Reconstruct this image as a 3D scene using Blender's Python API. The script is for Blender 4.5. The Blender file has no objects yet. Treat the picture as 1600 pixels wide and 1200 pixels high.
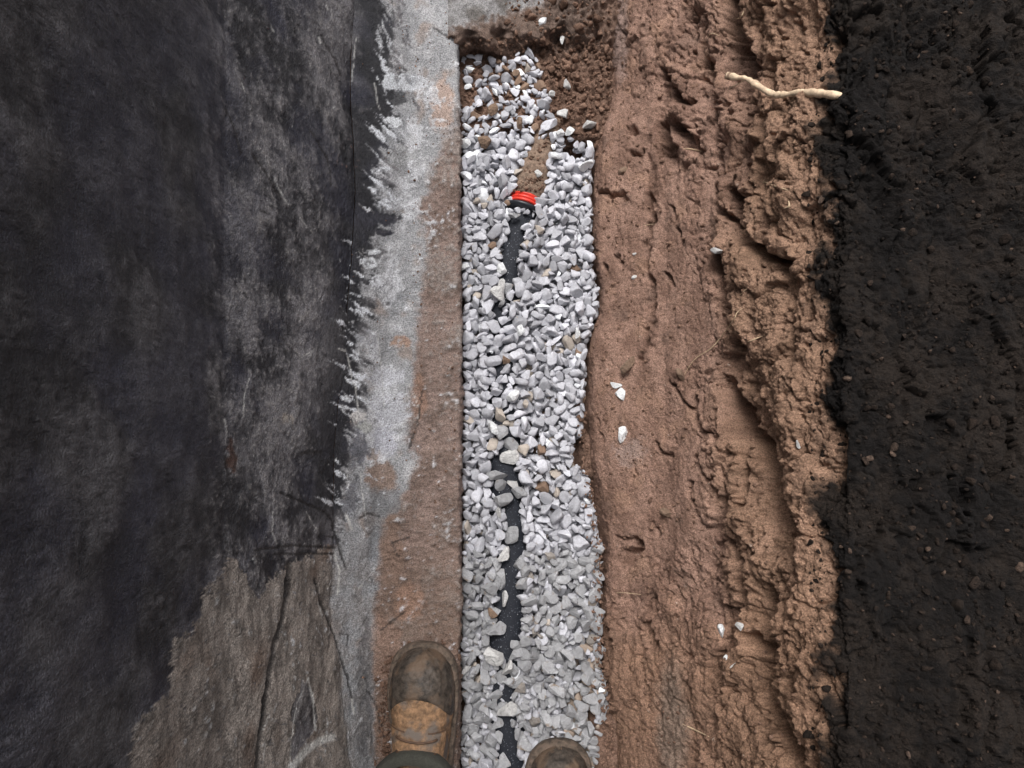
import bpy, bmesh, math, random
import numpy as np
from mathutils import Vector, Matrix
from mathutils.bvhtree import BVHTree
random.seed(7); rng = np.random.default_rng(7)
sc = bpy.context.scene
R = math.radians

# ---------------------------------------------------------------- camera
H, PITCH, F = 1.25, R(8), 1039.0           # height over the gravel, forward tilt, focal length in photo pixels
cam = bpy.data.objects.new('camera', bpy.data.cameras.new('camera'))
sc.collection.objects.link(cam); sc.camera = cam
cam.location = (0, 0, H); cam.rotation_euler = (PITCH, 0, 0)
cam.data.sensor_fit = 'HORIZONTAL'; cam.data.sensor_width = 36; cam.data.lens = 36*F/1600
cam.data.clip_start = 0.01; cam.data.clip_end = 200
# ---------------------------------------------------------------- light (overcast)
SUN_EL, SUN_AZ = R(62), R(-14)             # azimuth from +Y, negative = left
w = bpy.data.worlds.new('World'); sc.world = w; w.use_nodes = True
nt = w.node_tree; nt.nodes.clear()
sky = nt.nodes.new('ShaderNodeTexSky'); sky.sky_type = 'NISHITA'; sky.sun_disc = False
sky.sun_elevation = SUN_EL; sky.sun_rotation = SUN_AZ; sky.air_density = 1.0; sky.dust_density = 6; sky.ozone_density = 1
hs = nt.nodes.new('ShaderNodeHueSaturation'); hs.inputs['Saturation'].default_value = 0.2
bg = nt.nodes.new('ShaderNodeBackground'); bg.inputs['Strength'].default_value = 0.15
wo = nt.nodes.new('ShaderNodeOutputWorld')
nt.links.new(sky.outputs[0], hs.inputs['Color']); nt.links.new(hs.outputs[0], bg.inputs['Color']); nt.links.new(bg.outputs[0], wo.inputs[0])
sl = bpy.data.lights.new('sun', 'SUN'); sl.energy = 1.5; sl.angle = R(22); sl.color = (1.0, .97, .94)
so = bpy.data.objects.new('sun', sl); sc.collection.objects.link(so)
sd = Vector((math.sin(SUN_AZ)*math.cos(SUN_EL), math.cos(SUN_AZ)*math.cos(SUN_EL), math.sin(SUN_EL)))
so.rotation_euler = sd.to_track_quat('Z', 'Y').to_euler()
sc.view_settings.view_transform = 'Standard'; sc.view_settings.look = 'None'
sc.view_settings.exposure = 0.38; sc.view_settings.gamma = 1

# ---------------------------------------------------------------- helpers
ca, sa = math.cos(PITCH), math.sin(PITCH)
def P(px, py, z):
    """points at height z on the sight lines of photo pixels (all arrays broadcast)"""
    px, py, z = np.broadcast_arrays(np.asarray(px, float), np.asarray(py, float), np.asarray(z, float))
    dx = (px-800)/F; dy = (600-py)/F
    yy = dy*ca + sa; zz = dy*sa - ca
    t = (z-H)/zz
    return np.stack([dx*t, yy*t, z], -1)
def proj(p):
    x, y, z = p[..., 0], p[..., 1], p[..., 2]-H
    cy = y*ca + z*sa; cz = -y*sa + z*ca
    cz = np.minimum(cz, -1e-3)
    return 800 + F*x/(-cz), 600 - F*cy/(-cz)
def PV(px, py, z): return Vector(P(px, py, z).tolist())
def _h(ix, iy, iz, s):
    h = (ix.astype(np.int64)*374761393 + iy.astype(np.int64)*668265263 + iz.astype(np.int64)*2147483647 + s*1274126177) & 0xffffffff
    h = ((h ^ (h >> 13))*1274126177) & 0xffffffff
    h = ((h ^ (h >> 15))*2246822519) & 0xffffffff
    return (h ^ (h >> 16)) & 0xffffffff
GR = rng.normal(size=(256, 3)); GR /= np.linalg.norm(GR, axis=1)[:, None]
def noise(p, scale, s=0):
    """gradient noise of features about scale wide, range about -1..1"""
    q = p/np.asarray(scale, float); i = np.floor(q); f = q-i; u = f*f*f*(f*(f*6-15)+10)
    i = i.astype(np.int64); out = 0
    for dx in (0, 1):
        for dy in (0, 1):
            for dz in (0, 1):
                g = GR[_h(i[..., 0]+dx, i[..., 1]+dy, i[..., 2]+dz, s) & 255]
                d = (g*(f-np.array([dx, dy, dz]))).sum(-1)
                wx = u[..., 0] if dx else 1-u[..., 0]; wy = u[..., 1] if dy else 1-u[..., 1]; wz = u[..., 2] if dz else 1-u[..., 2]
                out = out + d*wx*wy*wz
    return out*1.6
def fbm(p, scale, s=0, o=4, g=.5):
    r = 0; a = 1.; t = 0; scale = np.asarray(scale, float)
    for k in range(o): r = r + a*noise(p, scale, s+k*17); t += a*.6; a *= g; scale = scale/2.03
    return r/t
def ridge(p, scale, s=0, o=3):
    r = 0; a = 1.; t = 0; scale = np.asarray(scale, float)
    for k in range(o): r = r + a*(1-np.abs(noise(p, scale, s+k*13))*2.2); t += a; a *= .5; scale = scale/2.1
    return r/t
def cells(p, scale, s=0):
    """fractured clods: a tilted facet per cell, and how near the crack between cells is"""
    q = p/np.asarray(scale, float); i = np.floor(q).astype(np.int64); sh = q.shape[:-1]
    F1 = np.full(sh, 9.); F2 = np.full(sh, 9.); val = np.zeros(sh)
    for dx in (-1, 0, 1):
        for dy in (-1, 0, 1):
            for dz in (-1, 0, 1):
                h = _h(i[..., 0]+dx, i[..., 1]+dy, i[..., 2]+dz, s); c0 = (h & 1023)/1023.; c1 = ((h >> 10) & 1023)/1023.; c2 = ((h >> 20) & 1023)/1023.
                d0 = i[..., 0]+dx+c0-q[..., 0]; d1 = i[..., 1]+dy+c1-q[..., 1]; d2 = i[..., 2]+dz+c2-q[..., 2]
                d = np.sqrt(d0*d0+d1*d1+d2*d2); v = (c0+c1+c2)/3-.5+(d0*(c1-.5)+d1*(c2-.5)+d2*(c0-.5))*.9
                near_ = d < F1; F2 = np.where(near_, F1, np.minimum(F2, d)); val = np.where(near_, v, val); F1 = np.where(near_, d, F1)
    return val, F2-F1
def ss(a, b, x): t = np.clip((x-a)/(b-a), 0, 1); return t*t*(3-2*t)
def lin(c):
    c = np.asarray(c, float)/255.; return np.where(c <= .04045, c/12.92, ((c+.055)/1.055)**2.4)
def mix(a, b, t): return a + (b-a)*t[..., None]
def pdist(px, py, pts):
    """distance in photo pixels to a polyline"""
    d = np.full(px.shape, 1e9)
    for (x0, y0), (x1, y1) in zip(pts[:-1], pts[1:]):
        vx, vy = x1-x0, y1-y0; L = vx*vx+vy*vy+1e-9
        t = np.clip(((px-x0)*vx+(py-y0)*vy)/L, 0, 1)
        d = np.minimum(d, np.hypot(px-x0-t*vx, py-y0-t*vy))
    return d
def inpoly(px, py, pts):
    c = np.zeros(px.shape, bool); n = len(pts)
    for k in range(n):
        x0, y0 = pts[k]; x1, y1 = pts[(k+1) % n]
        c ^= ((y0 > py) != (y1 > py)) & (px < (x1-x0)*(py-y0)/((y1-y0) or 1e-9)+x0)
    return c
def curve(py, pts): return np.interp(py, [p[0] for p in pts], [p[1] for p in pts])
def tag(o, label=None, cat=None, group=None, kind=None):
    for k, v in (('label', label), ('category', cat), ('group', group), ('kind', kind)):
        if v: o[k] = v
    return o
def link(o, parent=None):
    sc.collection.objects.link(o)
    if parent: o.parent = parent
    return o
def empty(name, loc=(0, 0, 0)):
    o = bpy.data.objects.new(name, None); o.location = loc; o.empty_display_size = .05; return link(o)
def mesh_obj(name, verts, faces, m, parent=None, col=None, smooth=True):
    me = bpy.data.meshes.new(name)
    verts = np.asarray(verts, np.float32); faces = np.asarray(faces, np.int32)
    if faces.ndim == 2:
        k = faces.shape[1]; me.vertices.add(len(verts)); me.vertices.foreach_set('co', verts.ravel())
        me.loops.add(faces.size); me.loops.foreach_set('vertex_index', faces.ravel())
        me.polygons.add(len(faces)); me.polygons.foreach_set('loop_start', np.arange(len(faces), dtype=np.int32)*k)
        me.update(calc_edges=True)
    if smooth: me.polygons.foreach_set('use_smooth', np.ones(len(me.polygons), bool))
    if col is not None:
        a = me.color_attributes.new('col', 'FLOAT_COLOR', 'POINT')
        c = np.ones((len(verts), 4), np.float32); c[:, :np.shape(col)[-1]] = col; a.data.foreach_set('color', c.ravel())
    me.materials.append(m); me.validate()
    o = bpy.data.objects.new(name, me); link(o, parent)
    if parent is not None: o.matrix_parent_inverse = Matrix.Translation(-parent.location)
    return o
def grid_faces(nr, nc):
    i = np.arange(nr*nc).reshape(nr, nc)
    return np.stack([i[:-1, :-1], i[1:, :-1], i[1:, 1:], i[:-1, 1:]], -1).reshape(-1, 4)
def grid_normals(v):
    du = np.gradient(v, axis=1); dv = np.gradient(v, axis=0)
    n = np.cross(du, dv); n /= np.linalg.norm(n, axis=-1)[..., None]+1e-12
    return np.where(n[..., 2:3] < -.3, -n, n)

# ---------------------------------------------------------------- materials
def material(name, color=(.5, .5, .5), rough=.8, attr=False, n_scale=300, n_amt=.15, bump=.3, bump_scale=400, bump_d=.001, rand=0, spec=.5, rough_var=0, spots=None):
    m = bpy.data.materials.new(name); m.use_nodes = True; t = m.node_tree; N = t.nodes; L = t.links
    b = N['Principled BSDF']; b.inputs['Roughness'].default_value = rough; b.inputs['Specular IOR Level'].default_value = spec
    tc = N.new('ShaderNodeTexCoord')
    if attr:
        a = N.new('ShaderNodeAttribute'); a.attribute_name = 'col'; c = a.outputs['Color']
    else:
        a = N.new('ShaderNodeRGB'); a.outputs[0].default_value = (*color, 1); c = a.outputs[0]
    n = N.new('ShaderNodeTexNoise'); n.inputs['Scale'].default_value = n_scale; n.inputs['Detail'].default_value = 5; n.inputs['Roughness'].default_value = .65
    L.new(tc.outputs['Object'], n.inputs['Vector'])
    mr = N.new('ShaderNodeMapRange'); mr.inputs[1].default_value = .36; mr.inputs[2].default_value = .64; mr.inputs[3].default_value = 1-n_amt; mr.inputs[4].default_value = 1+n_amt
    L.new(n.outputs[0], mr.inputs[0]); fac = mr.outputs[0]
    if rand:
        oi = N.new('ShaderNodeObjectInfo'); r2 = N.new('ShaderNodeMapRange'); r2.inputs[3].default_value = 1-rand; r2.inputs[4].default_value = 1+rand*.7
        L.new(oi.outputs['Random'], r2.inputs[0]); mm = N.new('ShaderNodeMath'); mm.operation = 'MULTIPLY'
        L.new(fac, mm.inputs[0]); L.new(r2.outputs[0], mm.inputs[1]); fac = mm.outputs[0]
    vm = N.new('ShaderNodeVectorMath'); vm.operation = 'SCALE'; L.new(c, vm.inputs[0]); L.new(fac, vm.inputs['Scale'])
    out = vm.outputs[0]
    if spots:
        sc_, thr, scol = spots
        n3 = N.new('ShaderNodeTexNoise'); n3.inputs['Scale'].default_value = sc_; n3.inputs['Detail'].default_value = 4
        L.new(tc.outputs['Object'], n3.inputs['Vector'])
        if rand:
            ad = N.new('ShaderNodeVectorMath'); ad.operation = 'ADD'; L.new(tc.outputs['Object'], ad.inputs[0])
            cx = N.new('ShaderNodeCombineXYZ'); L.new(oi.outputs['Random'], cx.inputs[0]); L.new(cx.outputs[0], ad.inputs[1]); L.new(ad.outputs[0], n3.inputs['Vector'])
        m3 = N.new('ShaderNodeMapRange'); m3.inputs[1].default_value = thr; m3.inputs[2].default_value = thr+.12; L.new(n3.outputs[0], m3.inputs[0])
        mx = N.new('ShaderNodeMix'); mx.data_type = 'RGBA'; L.new(m3.outputs[0], mx.inputs[0]); L.new(out, mx.inputs[6]); mx.inputs[7].default_value = (*scol, 1); out = mx.outputs[2]
    L.new(out, b.inputs['Base Color'])
    n2 = N.new('ShaderNodeTexNoise'); n2.inputs['Scale'].default_value = bump_scale; n2.inputs['Detail'].default_value = 4; n2.inputs['Roughness'].default_value = .6
    L.new(tc.outputs['Object'], n2.inputs['Vector'])
    bp = N.new('ShaderNodeBump'); bp.inputs['Strength'].default_value = bump; bp.inputs['Distance'].default_value = bump_d
    L.new(n2.outputs[0], bp.inputs['Height']); L.new(bp.outputs[0], b.inputs['Normal'])
    if rough_var:
        m4 = N.new('ShaderNodeMapRange'); m4.inputs[1].default_value = .35; m4.inputs[2].default_value = .65; m4.inputs[3].default_value = rough-rough_var; m4.inputs[4].default_value = rough+rough_var
        L.new(n2.outputs[0], m4.inputs[0]); L.new(m4.outputs[0], b.inputs['Roughness'])
    if attr == 'rough':
        m5 = N.new('ShaderNodeMath'); m5.operation = 'MULTIPLY_ADD'; m5.inputs[1].default_value = .5; L.new(n2.outputs[0], m5.inputs[0])
        m6 = N.new('ShaderNodeMath'); m6.operation = 'SUBTRACT'; m6.inputs[1].default_value = .25; L.new(a.outputs['Alpha'], m6.inputs[0]); L.new(m6.outputs[0], m5.inputs[2]); L.new(m5.outputs[0], b.inputs['Roughness'])
    return m
M_wall = material('coated_render', attr='rough', rough=.74, n_scale=430, n_amt=.48, bump=1, bump_scale=420, bump_d=.0038)
M_soil = material('clay_soil', attr=True, rough=.92, n_scale=430, n_amt=.46, bump=1, bump_scale=450, bump_d=.0035, spec=.2)
M_stone = material('limestone_mix', attr=True, rough=.8, n_scale=240, n_amt=.13, bump=.4, bump_scale=500, bump_d=.0008, spots=(150, .66, (.27, .21, .16)))
M_chip = material('limestone', (.43, .43, .445), rough=.8, n_scale=240, n_amt=.13, bump=.4, bump_scale=500, bump_d=.0008, rand=.2, spots=(90, .62, (.27, .21, .16)))
M_white = material('white_stone', (.86, .87, .88), rough=.6, n_scale=160, n_amt=.05, bump=.3)
M_pale = material('pale_stone', (.62, .61, .6), rough=.7, n_scale=160, n_amt=.15, bump=.3)
M_brown = material('brown_stone', (.24, .16, .11), rough=.85, n_scale=200, n_amt=.2, bump=.4)
M_sleeve = material('black_pipe_fabric', (.008, .010, .017), rough=.75, n_scale=900, n_amt=.5, bump=.6, bump_scale=1100, bump_d=.001, spots=(330, .60, (.15, .16, .19)))
M_black = material('black_rubber', (.02, .022, .028), rough=.4, n_scale=200, n_amt=.2, bump=.1)
M_red = material('red_plastic', (.72, .05, .03), rough=.38, n_scale=90, n_amt=.12, bump=.1)
M_mudpipe = material('muddy_pipe', (.21, .145, .105), rough=.9, n_scale=150, n_amt=.4, bump=1, bump_scale=260, bump_d=.003)
M_root = material('peeled_root', (.60, .45, .31), rough=.7, n_scale=120, n_amt=.3, bump=.8, bump_scale=300, bump_d=.001, spots=(75, .60, (.30, .19, .11)))
M_rootlet = material('dry_rootlet', (.5, .37, .24), rough=.8, n_scale=200, n_amt=.2)
M_cap = material('scuffed_toe_cap', (.058, .046, .037), rough=.55, n_scale=90, n_amt=.6, bump=.9, bump_scale=200, bump_d=.002, rough_var=.18, spots=(30, .50, (.125, .085, .058)), spec=.35)
M_leather = material('muddy_tan_leather', (.25, .145, .078), rough=.78, n_scale=130, n_amt=.45, bump=1, bump_scale=220, bump_d=.003, spots=(34, .50, (.15, .12, .10)))
M_leather_dk = material('dark_stitching', (.09, .05, .03), rough=.7, n_scale=90, n_amt=.3)
M_sole = material('muddy_rubber', (.095, .07, .052), rough=.8, n_scale=110, n_amt=.55, bump=1, bump_scale=180, bump_d=.004, spots=(60, .5, (.14, .10, .075)))
M_trouser = material('work_cloth', (.045, .045, .036), rough=.9, n_scale=300, n_amt=.25, bump=.5, bump_scale=700)
M_jacket = material('jacket_cloth', (.03, .035, .05), rough=.9, n_scale=300, n_amt=.2)
M_skin = material('skin', (.5, .3, .22), rough=.6, n_scale=100, n_amt=.05, bump=.1)
M_hair = material('hair', (.05, .03, .02), rough=.7)

# ---------------------------------------------------------------- rows shared by the long surfaces
rows = np.concatenate([[-700, -500], np.arange(-350, -45, 9), np.arange(-40, 1242, 1.9), np.arange(1250, 1460, 9), [1560, 1700, 1850]])
def loft(curves, counts):
    """curves: list of (nrows,3); counts: columns per span"""
    out = []
    for (a, b), n in zip(zip(curves[:-1], curves[1:]), counts):
        t = np.arange(n)/n; out.append(a[:, None, :]*(1-t)[None, :, None] + b[:, None, :]*t[None, :, None])
    out.append(curves[-1][:, None, :]); return np.concatenate(out, 1)
def smooth_rows(v, k):                       # rounds the profile across the columns
    for _ in range(k):
        w_ = v.copy(); w_[:, 1:-1] = (v[:, :-2]+2*v[:, 1:-1]+v[:, 2:])/4; v = w_
    return v

# ---------------------------------------------------------------- foundation wall and footing (left)
crease = [(-700, 560), (0, 552), (130, 548), (300, 556), (420, 548), (560, 538), (700, 522), (850, 520), (950, 514), (1060, 530), (1200, 545), (1850, 560)]
toe = [(-700, 650), (0, 640), (200, 640), (400, 622), (600, 600), (800, 590), (900, 580), (1060, 578), (1200, 590), (1850, 600)]
edge = [(-700, 716), (0, 717), (60, 717), (250, 719), (480, 721), (640, 723), (700, 721), (900, 721), (1200, 719), (1850, 717)]
tarb = [(-700, 600), (0, 612), (60, 615), (90, 604), (110, 606), (135, 618), (160, 626), (182, 624), (200, 601), (230, 600), (262, 590), (300, 586), (330, 592), (350, 598), (372, 582), (410, 572),
        (450, 566), (500, 562), (560, 557), (600, 560), (640, 560), (665, 548), (700, 544), (740, 542), (780, 530), (812, 524), (826, 516)]
def left_look(p):
    px, py = proj(p)
    q = p*np.array([1, 1, 1.0])
    wx = fbm(q, .03, 1, 3)*7; wy = fbm(q, .03, 9, 3)*7
    x = px+wx; y = py+wy
    zz = np.zeros_like(px); wpx = px+fbm(q, .02, 61, 3)*8; wpy = py+fbm(q, .02, 62, 3)*8
    def strokes(deg, sc1, sc2, s1, s2):
        ang = R(deg); al = wpx*math.cos(ang)+wpy*math.sin(ang); ac = -wpx*math.sin(ang)+wpy*math.cos(ang)
        return fbm(np.stack([al, ac, zz], -1), (sc1, sc2, 1), s1, 3), fbm(np.stack([al, ac, zz], -1), (sc1*.5, sc2*.55, 1), s2, 3)
    sA, sA2 = strokes(66, 60, 9, 31, 51); sB, sB2 = strokes(36, 42, 9, 32, 52); kk = ss(120, 330, py+fbm(q, .06, 63, 2)*80)
    st = sA*(1-kk)+sB*kk; st2 = sA2*(1-kk)+sB2*kk
    amp = .35+.9*ss(-.3, .6, fbm(q, .045, 64, 2))
    vst = fbm(np.stack([px, py, zz], -1), (9, 60, 1), 71, 3)
    big = fbm(q, .10, 3, 3); mid = fbm(q, .035, 4, 4); fine = fbm(q, .009, 5, 3); fin2 = noise(q, .0035, 6)
    qw_ = q+.012*np.stack([fbm(q, .03, 215, 3), fbm(q, .03, 216, 3), fbm(q, .03, 217, 3)], -1)
    k1, e1 = cells(qw_, (.05, .07, .07), 401); k2, e2 = cells(qw_, (.013, .016, .016), 402); em = ss(-.1, .4, fbm(q, .06, 403, 3))
    ck = np.clip(ss(.035, .0, e1)*.8*ss(-.2, .3, mid)+ss(.07, 0, e2)*em*.75, 0, 1)
    # raw colours
    mortar = mix(np.broadcast_to(lin((158, 158, 160)), p.shape), lin((186, 185, 187)), ss(-.3, .7, mid))
    mortar = mix(mortar, lin((126, 128, 132)), ss(.15, .8, -big+fine*.35)*.8)
    mortar = mix(mortar, lin((160, 143, 132)), ss(.25, .8, fbm(q, .05, 77, 3))*.7)
    soil = mix(np.broadcast_to(lin((142, 122, 113)), p.shape), lin((116, 98, 89)), ss(-.4, .6, mid))
    soil = mix(soil, lin((150, 140, 134)), ss(.0, .5, fine*.6+big*.6+mid*.3)*.75)
    soil = mix(soil, lin((118, 96, 82)), ss(750, 1000, y)*.65)
    soil = mix(soil, lin((182, 172, 166)), ss(.55, .8, fine*.9+fin2*.35)*.4)
    # where mud lies on the mortar
    mudb = curve(y, [(-700, 730), (-20, 760), (60, 730), (110, 724), (200, 705), (260, 676), (300, 664), (330, 650), (400, 668), (450, 655), (520, 650), (600, 645), (680, 638), (730, 652), (760, 636), (800, 600), (880, 590), (930, 582), (1850, 580)])
    mud = ss(-9, 9, x-mudb+mid*10+fine*6)
    c = mix(mortar, soil, mud)
    for (bx, by, rx, ry, cc, am) in [(690, 165, 18, 45, (186, 160, 145), .8), (628, 535, 16, 8, (170, 135, 112), .8), (595, 750, 24, 32, (140, 118, 105), .9), (612, 850, 18, 60, (132, 108, 94), .7), (606, 785, 24, 24, (128, 128, 130), .8),
                                     (655, 620, 12, 40, (150, 118, 100), .7), (585, 800, 20, 40, (122, 122, 124), .7), (640, 940, 26, 30, (160, 125, 105), .5), (600, 1020, 30, 60, (150, 120, 104), .5), (570, 1080, 14, 120, (100, 98, 100), .8)]:
        d = np.hypot((x-bx)/rx, (y-by)/ry)+fine*.2; c = mix(c, lin(cc), am*ss(1.15, .75, d))
    c = mix(c, lin((132, 128, 126)), ss(820, 900, y)*ss(-.4, .3, mid+fine*.5)*.75*(1-mud)); c = mix(c, lin((170, 168, 170)), ss(820, 900, y)*ss(.25, .7, fine+mid*.4)*.6*(1-mud))
    # lower wall: bare brownish render
    bare = mix(np.broadcast_to(lin((158, 148, 140)), p.shape), lin((116, 108, 102)), ss(-.4, .5, vst+mid*.5))
    bare = mix(bare, lin((182, 178, 174)), ss(.25, .8, fine*.7+mid*.5)*.7)
    bare = mix(bare, lin((118, 92, 74)), ss(.1, .9, fbm(q, .08, 88, 2))*.5)
    cr = curve(py, crease)
    c = mix(c, bare, ss(8, -8, x-cr)*ss(790, 850, y))
    # bright lime splashes beside the coating
    tb = curve(py, tarb)
    near = np.exp(-((px-tb-16)/30)**2)*ss(880, 780, py)*(.75+.25*np.sin(py/37))
    c = mix(c, lin((224, 226, 232)), ss(.05, .35, st2*.9+amp*near*.75-.62+fine*.3)*ss(70, 110, py+st*30)*.95)
    nearw = np.exp(-((px-tb-45)/45)**2)*ss(80, 130, py)*ss(760, 660, py)
    c = mix(c, lin((208, 208, 212)), ss(.0, .5, mid*.9+fine*.7+fin2*.2+nearw*amp-.65)*.8)
    # bitumen coating
    ragged = tb + amp*(st*26 + st2*9) + fine*3
    tar = ss(4, -4, px-ragged)*ss(835, 822, y-0*x)
    low = [(-900, -900), (-900, 3000), (90, 3000), (150, 1330), (196, 1225), (205, 1130), (262, 1085), (268, 1000), (300, 985), (318, 925), (336, 905), (352, 868), (374, 884), (400, 938), (424, 902), (452, 880), (486, 868), (528, 840), (528, 700), (528, -900)]
    tar = np.maximum(tar*(py < 832), ss(0, 1, inpoly(x+st2*6, y+st2*8, low).astype(float)))
    patch = [(470, 1062), (488, 1090), (498, 1120), (492, 1148), (476, 1165), (458, 1190), (454, 1160), (460, 1100)]
    tar = np.maximum(tar, inpoly(x, y, patch).astype(float)*.9)
    tar = np.maximum(tar, ss(1.0, .6, np.hypot((px-640)/42, (py-395)/10)+st2)*0)
    srng = np.random.default_rng(55)
    def stroke(cx, cy, L_, w_, deg):
        m_ = (np.abs(px-cx) < L_+6) & (np.abs(py-cy) < L_+6)
        if not m_.any(): return None, None
        a_ = R(deg+srng.normal(0, 7)); X = px[m_]+fine[m_]*5+mid[m_]*3-cx; Y = py[m_]+fin2[m_]*2.5+fine[m_]*3-cy
        u = X*math.cos(a_)+Y*math.sin(a_); v = -X*math.sin(a_)+Y*math.cos(a_)+.012*u*u*srng.uniform(-1, 1)
        hw_ = w_*np.clip(1-(u/L_)**2, 0, 1)**.7*(.55+.45*u/L_+.2)
        return m_, ss(.9, -.6, np.abs(v)-hw_)
    for q_ in range(230):
        cy = srng.uniform(-20, 820); dens = .5+.5*math.sin(cy/31.)+.6*math.sin(cy/77.+1)
        if srng.random() > .35+.5*dens: continue
        b_ = float(curve(cy, tarb)); dg = 64-34*float(ss(90, 330, np.array(cy))); blk = srng.random() < .5
        L_ = srng.uniform(5, 18); w_ = srng.uniform(1.2, 6.5)*(L_/18)**.4
        cx = b_+(srng.normal(6, 9) if blk else srng.normal(-7, 9))
        m_, k_ = stroke(cx, cy, L_, w_, dg)
        if m_ is None: continue
        tar[m_] = np.maximum(tar[m_], k_*.95) if blk else tar[m_]*(1-k_)
        if not blk: c[m_] = mix(c[m_], lin((226, 228, 234)), k_*.85*float(ss(20, 110, np.array(cy))))
    for (bx, by, rx, ry, cc, k0) in [(630, 166, 17, 20, (158, 158, 160), 0), (614, 190, 15, 7, (222, 224, 228), 0), (622, 244, 26, 13, (162, 162, 163), 0), (596, 266, 16, 5, (215, 217, 222), 0), (604, 318, 14, 9, (214, 216, 222), 0), (612, 128, 14, 12, (216, 219, 224), 0), (640, 130, 26, 14, (205, 207, 212), 0),
        (608, 340, 20, 8, (0, 0, 0), 1), (598, 362, 17, 6, (0, 0, 0), 1), (618, 152, 16, 12, (0, 0, 0), .8), (604, 285, 9, 6, (0, 0, 0), .8), (592, 398, 14, 7, (0, 0, 0), .9), (576, 470, 14, 8, (0, 0, 0), .9), (606, 477, 6, 4, (0, 0, 0), .7), (640, 150, 12, 10, (0, 0, 0), .35), (568, 520, 14, 16, (0, 0, 0), .6), (575, 410, 12, 8, (224, 226, 230), 0), (584, 395, 10, 4, (224, 226, 230), 0), (590, 440, 9, 12, (220, 221, 226), 0),
        (560, 650, 14, 8, (200, 196, 194), 0), (570, 668, 12, 12, (168, 168, 164), 0), (600, 590, 26, 14, (196, 196, 202), 0), (610, 640, 30, 26, (192, 192, 198), 0), (600, 690, 20, 22, (182, 182, 190), 0), (560, 700, 14, 26, (104, 104, 112), 0), (548, 780, 12, 24, (112, 112, 118), 0)]:
        e_ = ss(1.12, .86, np.hypot((px+wy*.6-bx)/rx, (py+wx*.6-by)/ry)+fine*.45+mid*.2)
        if k0: tar = np.maximum(tar, e_*k0)
        else: tar = tar*(1-e_); c = mix(c, lin(cc), e_*.85)
    # smears of coating on the lime
    tar = np.maximum(tar, ss(.40, .52, st2*.6+.42*near+st*.35+fine*.25)*ss(60, 100, py)*ss(55, 10, px-tb)*.75)
    wear = ss(-.45, .65, big*.55+mid*.5+vst*.3+fine*.25+fin2*.15)
    # denser strip near the foot of the wall, thinner film higher up
    strip = ss(-85, -35, px-tb+st*14)*ss(8, -4, px-tb)*ss(860, 780, py)
    wear = wear*(1-.93*strip)
    wear = np.clip(wear + .55*ss(1.1, .3, np.hypot((x-515)/45, (y-60)/110)) + .35*ss(1.2, .3, np.hypot((x-495)/48, (y-520)/170)) + .2*ss(1.2, .3, np.hypot((x-440)/40, (y-660)/60)), 0, 1)
    wear *= (1-.6*ss(350, 300, px))*(1-.5*ss(1.2, .4, np.hypot((x-375)/40, (y-780)/120)))
    tc_ = mix(np.broadcast_to(lin((31, 31, 37)), p.shape), lin((134, 131, 134)), wear*.95+.05*k2)
    tc_ = mix(tc_, lin((150, 146, 144)), ss(.25, .8, fine*.5+fin2*.6+wear*.35)*(.35+.5*wear)*(1-.8*strip)*ss(300, 340, px))
    tc_ = mix(tc_, lin((24, 24, 28)), ss(.3, .8, vst*.6+st*.6)*.8)
    tc_ = mix(tc_, lin((60, 60, 74)), ss(.2, .8, fbm(q, .07, 99, 2))*.35)
    tc_ = mix(tc_, lin((70, 40, 24)), ss(1.1, .5, np.hypot((x-362)/9, (y-712)/34)+fine*.3)*.8)
    tc_ = mix(tc_, lin((170, 160, 150)), ss(1.1, .5, np.hypot((x-446)/10, (y-656)/11)+fine*.5)*.8)
    tc_ = mix(tc_, lin((180, 140, 125)), ss(.5, .8, fine)*ss(1.1, .5, np.hypot((x-542)/22, (y-240)/34))*.8)
    tc_ = mix(tc_, lin((54, 55, 72)), ss(.0, .7, fbm(q, .12, 98, 2)+.3*ss(420, 350, px))*.4)
    c = mix(c, tc_, np.clip(tar, 0, 1))
    c = c*(1-.5*ck*(1-.5*mud))[..., None]*(1+.22*k2*em+.16*k1)[..., None]
    dep = np.zeros_like(px)
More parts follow.
